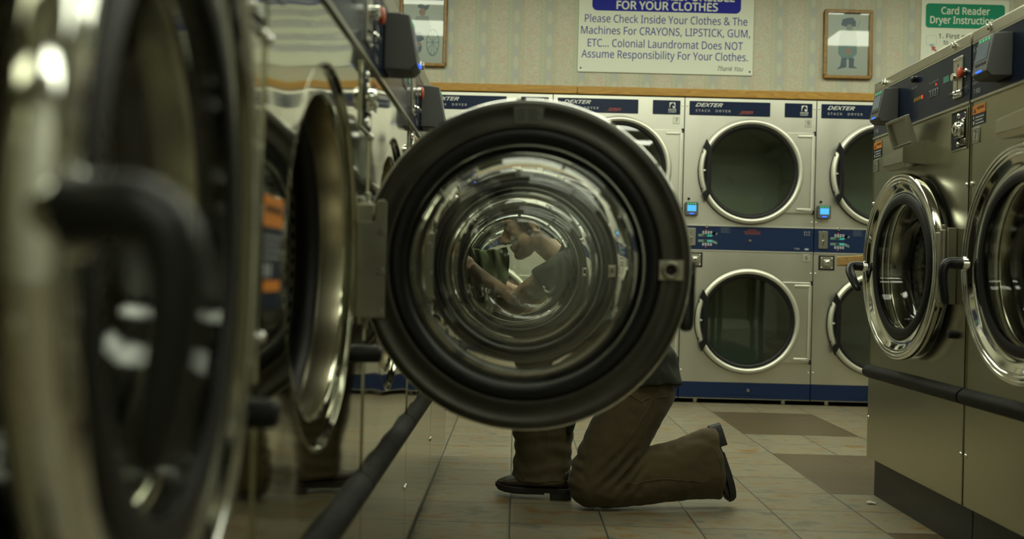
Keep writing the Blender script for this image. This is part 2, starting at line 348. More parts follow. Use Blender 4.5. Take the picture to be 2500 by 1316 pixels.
# ------------------------------------------------------------------ mesh helpers
class MB:
    def __init__(s): s.v = []; s.f = []; s.uv = {}
    def add(s, vs, fs):
        o = len(s.v); s.v += [tuple(x) for x in vs]; s.f += [tuple(i+o for i in f) for f in fs]; return o
    def box(s, a, b):
        x0,y0,z0 = a; x1,y1,z1 = b
        s.add([(x0,y0,z0),(x1,y0,z0),(x1,y1,z0),(x0,y1,z0),(x0,y0,z1),(x1,y0,z1),(x1,y1,z1),(x0,y1,z1)],
              [(0,3,2,1),(4,5,6,7),(0,1,5,4),(1,2,6,5),(2,3,7,6),(3,0,4,7)]); return s
    def quad(s, a, b, c, d): s.add([a,b,c,d],[(0,1,2,3)]); return s
    def prism(s, poly, y0, y1):
        """polygon in (x,z) extruded from y0 to y1"""
        n = len(poly)
        s.add([(x,y0,z) for x,z in poly]+[(x,y1,z) for x,z in poly],
              [tuple(range(n))[::-1], tuple(range(n,2*n))]+[(i,(i+1)%n,(i+1)%n+n,i+n) for i in range(n)]); return s
    def lathe(s, prof, c, n=64, closed=False, a0=0.0, a1=2*PI, offs=None):
        """profile (r, y) turned about the y axis through c=(x,z); r=0 ends are capped to a point; offs(y)->dz shear"""
        full = abs(a1-a0-2*PI) < 1e-6
        m = n if full else n+1
        rows = []; o0 = len(s.v); L = 0; prev = None
        for (r, y) in prof:
            if prev: L += math.hypot(r-prev[0], y-prev[1])
            prev = (r, y)
            dz = offs(y) if offs else 0
            row = []
            for i in range(m):
                a = a0 + (a1-a0)*i/n
                s.v.append((c[0]+r*math.cos(a), y, c[1]+r*math.sin(a)+dz)); row.append(len(s.v)-1)
            rows.append((row, L, r))
        k = len(rows); rng = range(k if closed else k-1)
        for j in rng:
            A, LA, ra = rows[j]; B, LB, rb = rows[(j+1)%k]
            for i in range(n):
                i2 = (i+1) % m if full else i+1
                f = (A[i], B[i], B[i2], A[i2])
                s.uv[len(s.f)] = ((i/n*1.7, LA), (i/n*1.7, LB), ((i+1)/n*1.7, LB), ((i+1)/n*1.7, LA))
                s.f.append(f)
        return s
    def disc(s, c, r, y, n=48):
        s.add([(c[0]+r*math.cos(2*PI*i/n), y, c[1]+r*math.sin(2*PI*i/n)) for i in range(n)], [tuple(range(n))])
        s.uv[len(s.f)-1] = tuple((r*math.cos(2*PI*i/n), r*math.sin(2*PI*i/n)) for i in range(n)); return s
    def cyl(s, p, q, r, r2=None, n=20, cap=True):
        p, q = Vector(p), Vector(q); d = (q-p).normalized(); r2 = r if r2 is None else r2
        a = d.orthogonal().normalized(); b = d.cross(a)
        vs = [p+(a*math.cos(2*PI*i/n)+b*math.sin(2*PI*i/n))*r for i in range(n)]+[q+(a*math.cos(2*PI*i/n)+b*math.sin(2*PI*i/n))*r2 for i in range(n)]
        fs = [(i,(i+1)%n,(i+1)%n+n,i+n) for i in range(n)]
        if cap: fs += [tuple(range(n))[::-1], tuple(range(n,2*n))]
        s.add(vs, fs); return s
    def tube(s, pts, rads, n=16, cap=True, squash=None, up=(0,0,1)):
        """sweep of circles (or ellipses with squash=(a,b)) along pts"""
        pts = [Vector(p) for p in pts]; rows = []
        if isinstance(rads, (int,float)): rads = [rads]*len(pts)
        up = Vector(up); last = None; swap = up.y > .9      # with up along y: radii are (across, in the xz plane)
        for i, p in enumerate(pts):
            d = (pts[min(i+1,len(pts)-1)]-pts[max(i-1,0)]).normalized()
            a = d.cross(up)
            if a.length < 1e-3: a = d.orthogonal()
            a.normalize()
            if last is not None and a.dot(last) < 0: a = -a
            last = a; b = d.cross(a)
            R = rads[i]; ra, rb = (R if isinstance(R, tuple) else (R,R))
            if swap: ra, rb = rb, ra
            rows.append([p+a*(math.cos(2*PI*k/n)*ra)+b*(math.sin(2*PI*k/n)*rb) for k in range(n)])
        o = s.add([v for r in rows for v in r], [])
        for i in range(len(pts)-1):
            for k in range(n):
                s.f.append((o+i*n+k, o+i*n+(k+1)%n, o+(i+1)*n+(k+1)%n, o+(i+1)*n+k))
        if cap:
            s.f.append(tuple(o+k for k in range(n))[::-1]); s.f.append(tuple(o+(len(pts)-1)*n+k for k in range(n)))
        return s
    def ball(s, c, r, rot=None, n=20, m=12):
        c = Vector(c); r = Vector(r if isinstance(r,(tuple,list)) else (r,r,r)); o = len(s.v)
        R = rot or Matrix.Identity(3)
        vs = [c+R@Vector((0,0,r.z))]
        for j in range(1,m):
            t = PI*j/m
            for i in range(n):
                a = 2*PI*i/n; vs.append(c+R@Vector((r.x*math.sin(t)*math.cos(a), r.y*math.sin(t)*math.sin(a), r.z*math.cos(t))))
        vs.append(c-R@Vector((0,0,r.z))); fs = []
        for i in range(n): fs.append((0,1+i,1+(i+1)%n))
        for j in range(m-2):
            for i in range(n): fs.append((1+j*n+i,1+(j+1)*n+i,1+(j+1)*n+(i+1)%n,1+j*n+(i+1)%n))
        L = len(vs)-1
        for i in range(n): fs.append((L,1+(m-2)*n+(i+1)%n,1+(m-2)*n+i))
        s.add(vs, fs); return s
    def holed(s, x0, x1, z0, z1, y, c, r, n=72):
        """flat panel in the plane y with a round hole"""
        ang = sorted(set([2*PI*i/n for i in range(n)] + [math.atan2(zz-c[1], xx-c[0]) % (2*PI) for xx in (x0,x1) for zz in (z0,z1)]))
        inn, out = [], []
        for a in ang:
            ca, sa = math.cos(a), math.sin(a)
            t = min([(x1-c[0])/ca if ca > 1e-9 else ((x0-c[0])/ca if ca < -1e-9 else 1e9),
                     (z1-c[1])/sa if sa > 1e-9 else ((z0-c[1])/sa if sa < -1e-9 else 1e9)])
            inn.append((c[0]+r*ca, y, c[1]+r*sa)); out.append((c[0]+t*ca, y, c[1]+t*sa))
        k = len(ang)
        s.add(inn+out, [(i, (i+1)%k, (i+1)%k+k, i+k) for i in range(k)]); return s
    def build(s, name, m, parent=None, loc=(0,0,0), smooth=True, bevel=0.0, angle=40, subsurf=0, recalc=True):
        me = bpy.data.meshes.new(name); me.from_pydata(s.v, [], s.f); me.update()
        if s.uv:
            ul = me.uv_layers.new(name='UVMap')
            for fi, cs in s.uv.items():
                p = me.polygons[fi]
                for li, uvc in zip(p.loop_indices, cs): ul.data[li].uv = uvc
        if recalc:
            bm = bmesh.new(); bm.from_mesh(me); bmesh.ops.remove_doubles(bm, verts=bm.verts, dist=1e-6)
            bmesh.ops.recalc_face_normals(bm, faces=bm.faces); bm.to_mesh(me); bm.free()
        if isinstance(m, (list,tuple)):
            for x in m: me.materials.append(x)
        else: me.materials.append(m)
        o = bpy.data.objects.new(name, me); COL.objects.link(o); o.location = loc
        if parent is not None: o.parent = parent
        if bevel:
            b = o.modifiers.new('bevel','BEVEL'); b.width = bevel; b.segments = 2; b.limit_method = 'ANGLE'; b.angle_limit = math.radians(35)
        if subsurf:
            q = o.modifiers.new('sub','SUBSURF'); q.levels = subsurf; q.render_levels = subsurf
        if smooth:
            me.polygons.foreach_set('use_smooth', [True]*len(me.polygons))
            try: me.set_sharp_from_angle(angle=math.radians(angle))
            except Exception: pass
        return o
def empty(name, loc=(0,0,0), rz=0.0):
    o = bpy.data.objects.new(name, None); COL.objects.link(o); o.location = loc; o.rotation_euler = (0,0,rz); o.empty_display_size = 0.1
    return o
def tag(o, label=None, cat=None, group=None, kind=None):
    if label: o['label'] = label
    if cat: o['category'] = cat
    if group: o['group'] = group
    if kind: o['kind'] = kind
    return o
def rrect(x0, x1, z0, z1, r, n=5):
    pts = []
    for cx, cz, a in ((x1-r,z1-r,0),(x0+r,z1-r,90),(x0+r,z0+r,180),(x1-r,z0+r,270)):
        for i in range(n+1):
            t = math.radians(a+90*i/n); pts.append((cx+r*math.cos(t), cz+r*math.sin(t)))
    return pts
_font_cache = {}
try:      # the grotesque face that ships inside Blender; the built-in face otherwise
    import os
    FONT = bpy.data.fonts.load(os.path.join(bpy.utils.system_resource('DATAFILES'), 'fonts', 'NotoSansHebrew-Regular.woff2'))
except Exception:
    FONT = None
def glyphs(txt, bold=0.0, shear=0.0, space=1.0):
    k = (txt, bold, shear, space)
    if k in _font_cache: return _font_cache[k]
    cu = bpy.data.curves.new('t','FONT'); cu.body = txt
    if FONT: cu.font = FONT
    cu.size = 1.0; cu.offset = bold; cu.shear = shear; cu.space_character = space
    cu.resolution_u = 3; cu.fill_mode = 'FRONT'
    ob = bpy.data.objects.new('t', cu); COL.objects.link(ob)
    dg = bpy.context.evaluated_depsgraph_get(); ev = ob.evaluated_get(dg)
    me = bpy.data.meshes.new_from_object(ev)
    vs = [tuple(v.co) for v in me.vertices]; fs = [tuple(p.vertices) for p in me.polygons]
    bpy.data.objects.remove(ob); bpy.data.curves.remove(cu); bpy.data.meshes.remove(me)
    _font_cache[k] = (vs, fs); return vs, fs
def put_text(mb, txt, x0, x1, zb, cap, y, bold=0.0, shear=0.0, space=1.0):
    """lettering laid on the plane y (facing -y): from x0 to x1, baseline zb, capital height cap"""
    vs, fs = glyphs(txt, 0.0, shear, space)
    if not vs: return
    xa = min(v[0] for v in vs); xb = max(v[0] for v in vs)
    k = (x1-x0)/max(1e-6, xb-xa); h = cap/(max(v[1] for v in glyphs('H')[0]) or .7)
    b = bold*1.1
    for n, (dx, dz) in enumerate(((0,0),(b,0),(-b,0),(0,b),(0,-b)) if b else ((0,0),)):
        mb.add([(x0+(v[0]-xa+dx)*k, y-n*2e-5, zb+(v[1]+dz)*h) for v in vs], fs)

# ================================================================== SETTING
XL, XR = -0.2935, 1.3562          # front planes of the left and right washer rows
DW = 6.911                        # front plane of the stack dryers
RX0, RX1, RY0, RY1 = -1.75, 4.3, -3.2, 6.93
def struct(name, mb, m, **k):
    o = mb.build(name, m, **k); o['kind'] = 'structure'; return o
struct('floor', MB().box((RX0,RY0,-0.05),(RX1,RY1+0.9,0.0)), M['floor'], smooth=False)
struct('ceiling', MB().box((RX0,RY0,CEIL),(RX1,RY1+0.06,CEIL+0.05)), M['ceiling'], smooth=False)
wb = MB().box((RX0,RY1,2.03),(RX1,RY1+0.06,CEIL)).box((RX0,RY1,0),(-0.652,RY1+0.06,2.03)).box((2.82,RY1,0),(RX1,RY1+0.06,2.03))
struct('wall_back', wb, M['wallpaper'], smooth=False)
struct('wall_left', MB().box((RX0-0.06,RY0,0),(RX0,RY1+0.06,CEIL)), M['wallpaper'], smooth=False)
struct('wall_right', MB().box((RX1,RY0,0),(RX1+0.06,RY1+0.06,CEIL)), M['wallpaper'], smooth=False)
struct('wall_front', MB().box((RX0-0.06,RY0-0.06,0),(RX1+0.06,RY0,CEIL)), M['plaster'], smooth=False)
tr = MB()
for a, b in ((RX0,0.372),(0.374,3.0),(3.002,RX1)): tr.box((a,DW-0.012,2.004),(b,RY1,2.056))
struct('trim_1', tr, M['oak'], bevel=0.004)
# ceiling light fixtures, including the rearmost and frontmost rows added for brightness
for k, (x, y, sx, sy, pw) in enumerate(FIXTURES):
    t = empty('ceiling_light', (x, y, CEIL))
    tag(t, 'long white fluorescent ceiling light with a frosted diffuser, some rows added for brightness', 'ceiling light', 'fluorescent ceiling lights')
    a, b = sx/2, sy/2
    fr = MB().box((-a-.03,-b-.03,-.05),(-a,b+.03,0)).box((a,-b-.03,-.05),(a+.03,b+.03,0)).box((-a,-b-.03,-.05),(a,-b,0)).box((-a,b,-.05),(a,b+.03,0))
    fr.build('frame', mat('white enamel', (0.7,0.7,0.65), 0.5), t, smooth=False)
    em = mat('lit diffuser %g' % pw, (0.8,0.8,0.7), 0.5, emit=(*LIGHT_COL, LAMP_POWER*pw))
    MB().box((-a,-b,-.045),(a,b,-.02)).build('diffuser', em, t, smooth=False)

# ================================================================== WASHERS
HW = 0.4298                        # half width of a washer
LV = dict(base=.052, bump=.41, zc=.822, k=.972, hx=.308, zp=1.206, zr=1.367, zt=1.417)
RV = dict(base=.147, bump=.50, zc=.865, k=1.02, hx=.335, zp=1.362, zr=1.533, zt=1.572)
DR = 0.312
def emblem(mb_w, mb_d, x, z, s, y):
    """white tile with a dark arched horse head"""
    mb_w.add([(x+a*s, y, z+b*s) for a, b in rrect(-.5,.5,-.5,.5,.12,3)], [tuple(range(16))])
    pts = [(-.42,-.5),(-.40,-.1),(-.28,.2),(-.05,.36),(.12,.44),(.2,.34),(.36,.12),(.44,-.12),(.36,-.22),(.24,-.12),(.08,-.04),(.02,-.22),(.12,-.5)]
    mb_d.add([(x+a*s, y-.0006, z+b*s) for a, b in pts], [tuple(range(len(pts)))])

def make_door(root, P, swing, grip=0.0):
    """round porthole door hung on the right side; local y < 0 is the aisle side"""
    hx = P['hx']; K = P['k']; rs = lambda prof: [(r*K, y) for r, y in prof]
    d = empty('door', (hx, -.001 if P is LV else -.018, 0.0)); d.parent = root; d.rotation_euler = (0, 0, swing)
    c = (-hx, P['zc'])
    ring = [(.300,-.003),(.3105,-.004),(.312,-.007),(.3112,-.022),(.309,-.0275),(.3045,-.030),(.299,-.0297),(.297,-.028),(.2945,-.0288),(.2905,-.0302),(.2865,-.0296),(.284,-.0268),(.282,-.0272),(.2795,-.0277),(.276,-.0262),(.266,-.0205),(.256,-.0165),(.246,-.0148),(.2405,-.0145),(.2385,-.010),(.262,-.008),(.290,-.005)]
    MB().lathe(rs(ring), c, 160, closed=True).build('door_ring', M['chrome'], d, angle=50)
    back = [(.311,-.008),(.309,-.002),(.304,.004),(.298,.0065),(.292,.005),(.286,.0015),(.270,.002),(.263,.005),(.256,.003),(.2532,-.004),(.2528,-.009),(.305,-.006)]
    MB().lathe(rs(back), c, 112, closed=True).build('backing_ring', M['backring'], d, angle=50)
    seal = [(.2530,-.009),(.2532,0),(.2515,.010),(.248,.015),(.242,.016),(.234,.013),(.229,.008),(.2265,.002),(.2265,-.0118),(.2135,-.0118),(.2085,-.0140),(.2090,-.0185),(.219,-.0215),(.232,-.0205),(.2395,-.0165),(.2400,-.0095)]
    MB().lathe(rs(seal), c, 96, closed=True).build('door_seal', M['rubber'], d, angle=50)
    # thick pressed glass: flange, conical wall and wide flattened nose that reaches into the drum
    outer = [(.2260,-.0115),(.2258,-.004),(.2245,.004),(.2215,.016),(.2160,.034),(.2100,.054),(.2045,.072),(.1985,.086),(.1900,.097),(.1780,.104),(.1640,.108),(.1450,.1105),(.1150,.1125),(.0750,.1140),(.0350,.1147),(.0008,.1150)]
    inner = [(.0008,.1060),(.0350,.1057),(.0750,.1050),(.1150,.1036),(.1440,.1016),(.1610,.0990),(.1730,.0952),(.1830,.0890),(.1900,.0800),(.1955,.0680),(.2010,.0510),(.2068,.0310),(.2110,.0140),(.2130,-.002),(.2135,-.0115)]
    sh = lambda y: -0.06*max(0.0, y)
    MB().lathe(rs(outer+inner), c, 112, closed=True, offs=sh).build('door_glass', M['glass'], d, angle=80)
    # handle on the free (left) edge: a stub and a long drop grip
    hxl = -hx-.300*K
    h = MB(); hz = P['zc']+.006; cr, sr = math.cos(grip), math.sin(grip)
    G = lambda y, d: (hxl-.010+d*sr, y, hz-d*cr)
    h.tube([(hxl+.012,-.010,hz-.004),(hxl-.004,-.036,hz-.002),(hxl-.010,-.060,hz),G(-.074,.004),G(-.0825,.020),G(-.082,.050),G(-.077,.088),G(-.072,.114),G(-.0705,.124)],
           [(.018,.018),(.0165,.0175),(.0160,.0175),(.0165,.017),(.017,.014),(.017,.0125),(.0165,.012),(.0155,.0115),(.008,.007)], 18)
    h.build('handle', M['plastic_black'], d, subsurf=1)
    MB().cyl((hxl+.012,-.014,hz-.004),(hxl+.006,-.032,hz-.003),.022).build('handle_collar', M['chrome'], d, bevel=.002)
    # latch socket set in the backing ring behind the handle
    lz = P['zc']-.004
    k = MB(); k.box((hxl+.004,.0045,lz-.018),(hxl+.050,.008,lz+.018)).lathe([(.0165,.008),(.0165,.016),(.0125,.018),(.009,.016),(.009,.009)], (hxl+.027, lz), 28)
    k.build('latch_plate', M['hinge'], d, bevel=.001)
    MB().disc((hxl+.027, lz), .0092, .0095, 24).build('latch_hole', M['void'], d)
    # data sticker on top of the backing ring
    st = MB(); th0, th1 = math.radians(85), math.radians(96)
    n = 10
    for i in range(n):
        a, b = th0+(th1-th0)*i/n, th0+(th1-th0)*(i+1)/n
        q = lambda r, t: (c[0]+K*r*math.cos(t), .0075, c[1]+K*r*math.sin(t))
        st.quad(q(.264,a), q(.264,b), q(.296,b), q(.296,a))
    stk = st.build('data_sticker', mat('grey sticker', (0.16,0.16,0.13), 0.5), d)
    ln = MB()
    for i in range(6):
        rr = .269+.004*i
        for a, b in ((85.6+(i%2)*.4, 89.2),(90.0,95.2-(i%3)*.9)):
            a, b = math.radians(a), math.radians(b); q = lambda r, t: (c[0]+K*r*math.cos(t), .0082, c[1]+K*r*math.sin(t))
            ln.quad(q(rr,a), q(rr,b), q(rr+.0016,b), q(rr+.0016,a))
    ln.build('print', M['dark_ink'], stk)
    # knuckle leaf fixed to the door rim
    lo_ = .300*K-hx      # the leaf laps the rim next to the hinge line
    lf = MB().box((lo_-.016,-.028,P['zc']-.105),(lo_+.020,.006,P['zc']+.105))
    lf.build('hinge_leaf', M['hinge'], d, bevel=.003)
    ip = MB().prism([(-.056,P['zc']-.105),(-.002,P['zc']-.105),(-.002,P['zc']+.072),(-.034,P['zc']+.072),(-.034,P['zc']+.106),(-.040,P['zc']+.112),(-.050,P['zc']+.112),(-.056,P['zc']+.106)], .0045, .0125)
    ip.build('hinge_plate', M['hinge'], d, bevel=.0015)
    for zz in (-.075, .0, .075): MB().cyl((-.047,.0125,P['zc']+zz-.02),(-.047,.017,P['zc']+zz-.02),.0075,n=6).build('hinge_bolt', M['satin'], d)
    return d

def make_washer(name, loc, rz, P, label, number, swing=0.0, dispenser=None, big_sticker=False, lit_peg=False, grip=0.0, group='front-load washers in two rows'):
    t = empty(name, loc, rz); tag(t, label, 'washing machine', group)
    S = M['steel'] if P is LV else M['steel_r']
    zb0, zb1 = P['bump']-.052, P['bump']
    zc, zp, zr, zt = P['zc'], P['zp'], P['zr'], P['zt']
    g = .0022
    w = HW-g
    # cabinet: front sheet with the porthole opening, sides, back and top
    c = MB().holed(-w, w, zb0+.01, zp, 0.0, (0, zc), .304*P['k'], 96)
    for s in (-w, w): c.add([(s,0,zb0+.01),(s,.92,zb0+.01),(s,.92,zt-.006),(s,.021,zt-.006),(s,.021,zp),(s,0,zp)], [(0,1,2,3,4,5)])
    c.quad((-w,.92,zb0+.01),(w,.92,zb0+.01),(w,.92,zt-.006),(-w,.92,zt-.006)); c.quad((-w,.021,zt-.006),(w,.021,zt-.006),(w,.92,zt-.006),(-w,.92,zt-.006))
    c.quad((-w,0,zp),(w,0,zp),(w,.021,zp),(-w,.021,zp)); c.quad((-w,.021,zp),(w,.021,zp),(w,.021,zt-.006),(-w,.021,zt-.006))
    # folded front edges
    for s in (-1,1): c.box((s*w-.001,-.003,zb0+.01),(s*w+.001,.004,zp))
    c.build('cabinet', S, t, smooth=False)
    # pressed ring around the opening
    ks = lambda prof: [(r*P['k'], y) for r, y in prof]
    MB().lathe(ks([(.3075,0),(.3055,-.0008),(.3035,-.0003),(.3020,.0025),(.3005,.0065),(.2985,.0084),(.2960,.0090),(.2950,.0090),(.2640,.0090),(.2630,.0090),(.2585,.0097),(.2555,.0125),(.2545,.0175)]), (0,zc), 160).build('porthole_dish', S, t, angle=75)
    # tub throat, gasket, drum
    MB().lathe(ks([(.2547,.0160),(.2530,.030),(.2520,.058)]), (0,zc), 96).build('tub_throat', M['throat'], t)
    MB().lathe(ks([(.2555,.058),(.2400,.056),(.2330,.062),(.2310,.075),(.2350,.088),(.2550,.094),(.276,.105)]), (0,zc), 72).build('door_gasket', M['rubber'], t, angle=60)
    dm = MB().lathe([(.272,.105),(.300,.125),(.315,.15),(.315,.56),(.300,.585)], (0,zc), 72); dm.disc((0,zc), .300, .585, 72)
    dr = dm.build('drum', M['drum'], t, angle=50)
    for k in range(3):
        a = math.radians(20+120*k); ca, sa = math.cos(a), math.sin(a); l = MB()
        prof = [(-.045,.0),(-.028,.045),(-.012,.062),(.012,.062),(.028,.045),(.045,.0)]
        pts0 = [(.314-h) for _, h in prof]
        ring = lambda y, sc: [(ca*(.314-h*sc)-sa*u, y, zc+sa*(.314-h*sc)+ca*u) for u, h in prof]
        A, B = ring(.16,.6), ring(.57,1.0)
        l.add(A+B, [(i,i+1,i+7,i+6) for i in range(5)]+[tuple(range(6)),tuple(range(6,12))])
        l.build('drum_lifter', M['throat'], dr, bevel=.004)
    # lower panel, bumper, kick
    MB().box((-w,-.002,P['base']),(w,.010,zb0+.004)).build('lower_panel', M['steel_low'] if P is LV else M['steel_r'], t, bevel=.0015)
    b = MB(); prof = [(.0,zb1-.001),(-.010,zb1-.004),(-.022,zb1-.014),(-.027,zb1-.024),(-.0265,zb1-.034),(-.020,zb1-.044),(-.010,zb1-.050),(0,zb1-.052)]
    n = len(prof)
    b.add([(-w,y,z) for y,z in prof]+[(w,y,z) for y,z in prof], [(i,i+1,i+1+n,i+n) for i in range(n-1)]+[tuple(range(n)), tuple(range(n,2*n))])
    b.build('bumper', M['bumper'], t, angle=50)
    MB().box((-HW,.031,0.0),(HW,.90,P['base'])).build('kick_plate', M['kick'], t, smooth=False)
    # control panel
    MB().box((-w,-.003,zp),(w,.02,zr)).build('control_panel', M['navy'], t, bevel=.0008, smooth=False)
    e = MB().box((-w,-.006,zp-.007),(w,.004,zp)); e.box((-w,-.0042,zr-.004),(w,.004,zr)); e.build('panel_edging', M['satin'], t, smooth=False)
    yy = -.0042
    def word(s_, *a, **k):
        w_ = MB(); put_text(w_, s_, *a, **k); w_.build('panel_lettering', M['grey_ink'], t, smooth=False)
    word('6 x U', -.418, -.372, zr-.030, .014, yy, .01)
    word('T-900', -.412, -.368, zp+.014, .014, yy, .01)
    ink = MB(); inkd = MB(); emblem(ink, inkd, -.393, zp+.095, .040, yy)
    put_text(ink, 'DEXTER', -.420, -.362, zp+.058, .011, yy, .012, .25)
    put_text(ink, 'LAUNDRY', -.420, -.362, zp+.044, .009, yy, .005)
    ink.build('panel_emblem', M['grey_ink'], t, smooth=False); inkd.build('emblem_detail', M['navy'], t, smooth=False)
    MB().add([(x,yy,z) for x,z in ((-.32,zp+.014),(-.295,zp+.014),(-.295,zp+.028),(-.32,zp+.028))], [(0,1,2,3)])
    for i in range(3): # small captions by knob, buttons and slot
        word(['PRESS TO OPEN','WASH TEMPERATURE','TO STOP'][i], *[(-.045,.005),(.112,.190),(.372,.41)][i], [zp+.117,zp+.106,zp+.045][i], .0055, yy)
    k = MB().lathe([(.0,-.022),(.006,-.0215),(.0105,-.018),(.0115,-.012),(.009,-.007),(.012,-.004),(.012,-.003)], (-.005, zp+.145), 28); k.build('knob', M['plastic_black'], t)
    dsp = MB()
    for i in range(3): dsp.box((-.022+.023*i,-.0045,zp+.070),(-.004+.023*i,-.003,zp+.082))
    dsp.build('price_display', M['led_amber'], t, smooth=False)
    MB().box((.047,-.0045,zp+.070),(.056,-.003,zp+.082)).build('price_light', M['led_red'], t, smooth=False)
    bt = MB()
    for i in range(4): bt.box((.112+.020*i,-.0055,zp+.060),(.127+.020*i,-.003,zp+.084))
    bto = bt.build('cycle_buttons', M['grey_ink'], t, bevel=.002)
    bk = MB()
    for i in range(4): bk.box((.1142+.020*i,-.0060,zp+.0625),(.1248+.020*i,-.0054,zp+.0815))
    bk.build('button_face', M['navy'], bto, smooth=False)
    MB().box((.166,-.005,zp+.094),(.172,-.003,zp+.100)).build('cycle_light', M['led_red'], t, smooth=False)
    MB().box((.228,-.0045,zp+.088),(.270,-.003,zp+.108)).build('time_display', mat('dim green digits',(0.02,.1,.06),.3,emit=(.1,.45,.3,.14)), t, smooth=False)
    # coin slot with pull arms
    cs = MB(); cs.prism(rrect(.312,.378,zp+.022,zr-.022,.004), -.008, -.003)
    cso = cs.build('coin_slot', M['satin'], t, bevel=.001)
    MB().box((.343,-.0086,zp+.038),(.347,-.0078,zp+.080)).box((.345,-.0086,zp+.108),(.348,-.0078,zp+.128)).build('slot_opening', M['void'], cso, smooth=False)
    ci = MB(); put_text(ci, 'Quarters Only', .319, .371, zr-.036, .006, -.0084); ci.build('slot_lettering', M['dark_ink'], cso, smooth=False)
    ca = MB().cyl((.345,-.008,zp+.086),(.345,-.026,zp+.086),.011); ca.tube([(.300,-.012,zp+.038),(.315,-.022,zp+.036),(.345,-.026,zp+.035),(.375,-.022,zp+.036),(.392,-.012,zp+.038)], .0035, 8)
    ca.build('coin_arm', M['chrome'], cso)
    sc = MB()
    for xx in (.317,.373):
        for zz in (zp+.027, zr-.027): sc.ball((xx,-.0085,zz),(.003,.002,.003),n=8,m=6)
    sc.build('slot_screws', M['chrome'], cso)
    rb = MB().lathe([(.0,-.029),(.013,-.0285),(.0165,-.026),(.0170,-.021),(.0155,-.018),(.010,-.017)], (.396, zp+.090), 28).build('stop_button', M['red_btn'], t)
    MB().lathe([(.0095,-.018),(.0095,-.008),(.014,-.006),(.014,-.003)], (.396, zp+.090), 24).build('button_stem', M['chrome'], rb)
    # card reader
    x0, x1 = -.272, -.168; z0, z1 = zp+.024, zp+.146
    r = MB()
    A = [(x0,-.003,z0),(x1,-.003,z0),(x1,-.003,z1),(x0,-.003,z1)]
    B = [(x0,-.030,z0),(x1,-.030,z0),(x1,-.030,z1),(x0,-.030,z1)]
    C_ = [(x0+.004,-.074,z0+.014),(x1-.004,-.074,z0+.014),(x1-.004,-.056,z1-.003),(x0+.004,-.056,z1-.003)]
    D_ = [(x0+.006,-.060,z0),(x1-.006,-.060,z0)]
    o = r.add(A+B+C_+D_, [])
    r.f += [tuple(o+i for i in f) for f in ((0,1,5,4),(1,2,6,5),(2,3,7,6),(3,0,4,7),(6,7,11,10),(8,9,10,11),(5,6,10,9,13),(7,4,12,8,11),(4,5,13,12),(12,13,9,8),(0,3,2,1))]
    ro = r.build('card_reader', M['reader'], t, bevel=.003)
    fy = lambda z: -.074+(z-(z0+.014))/((z1-.003)-(z0+.014))*.018-.0012
    def fq(mb, xa, xb, za, zb_): mb.quad((xa,fy(za),za),(xb,fy(za),za),(xb,fy(zb_),zb_),(xa,fy(zb_),zb_))
    sm = MB(); fq(sm, x0+.018, x1-.018, z0+.052, z1-.024); sm.build('screen', M['screen_dim'], ro, smooth=False)
    gm = MB(); [fq(gm, x0+.020+.018*i, x0+.030+.018*i, z1-.017, z1-.010) for i in range(4)]; gm.build('indicator_lights', M['led_green'], ro, smooth=False)
    km = MB(); [fq(km, x0+.020+.018*i, x0+.031+.018*i, z0+.036, z0+.044) for i in range(4)]; km.build('reader_keys', M['void'], ro, smooth=False)
    bm_ = MB().box((x0+.036,-.0768,z0+.0165),(x1-.036,-.071,z0+.0205)); bm_.build('status_light', M['led_blue'], ro, smooth=False)
    # lock recess
    lx0, lx1, lz0, lz1 = .296, .408, zp-.136, zp-.020
    lb = MB().box((lx0,-.0015,lz0),(lx1,-.0005,lz1)); lo = lb.build('lock_recess', M['void'], t, smooth=False)
    fm = MB(); 
    for q in (((lx0-.004,-.004,lz0-.004),(lx0,.0,lz1+.004)),((lx1,-.004,lz0-.004),(lx1+.004,.0,lz1+.004)),((lx0,-.004,lz0-.004),(lx1,.0,lz0)),((lx0,-.004,lz1),(lx1,.0,lz1+.004))): fm.box(*q)
    fm.build('recess_frame', S, lo, bevel=.001)
    lk = MB().prism(rrect(.330,.398,zp-.104,zp-.050,.010), -.010, -.0012); lk.lathe([(.0,-.023),(.016,-.023),(.020,-.020),(.022,-.012),(.024,-.009)], (.362, zp-.077), 28)
    lk.ball((.350,-.003,zp-.034),(.009,.006,.008)).ball((.350,-.003,zp-.122),(.009,.006,.008)); lk.prism(rrect(.365,.402,zp-.048,zp-.028,.004),-.006,-.0012).prism(rrect(.365,.402,zp-.128,zp-.108,.004),-.006,-.0012)
    lko = lk.build('lock', M['chrome'], lo, bevel=.002)
    MB().lathe([(.0,-.0242),(.004,-.0242),(.007,-.0237)], (.362,zp-.077), 16).build('keyhole', M['void'], lko)
    # stickers
    sx0, sx1 = -.424, -.338
    st = MB().quad((sx0,-.0012,zp-.046),(sx1,-.0012,zp-.046),(sx1,-.0012,zp-.020),(sx0,-.0012,zp-.020)); so = st.build('warning_sticker', M['orange'], t, smooth=False)
    MB().quad((sx0,-.0012,zp-.080),(sx1,-.0012,zp-.080),(sx1,-.0012,zp-.046),(sx0,-.0012,zp-.046)).build('sticker_text_field', M['navy'], so, smooth=False)
    si = MB(); put_text(si, 'WARNING', sx0+.030, sx1-.008, zp-.034, .008, -.0018, .02); si.prism([(sx0+.008,zp-.042),(sx0+.024,zp-.042),(sx0+.016,zp-.026)], -.0018,-.0016)
    si.build('sticker_print', M['dark_ink'], so, smooth=False)
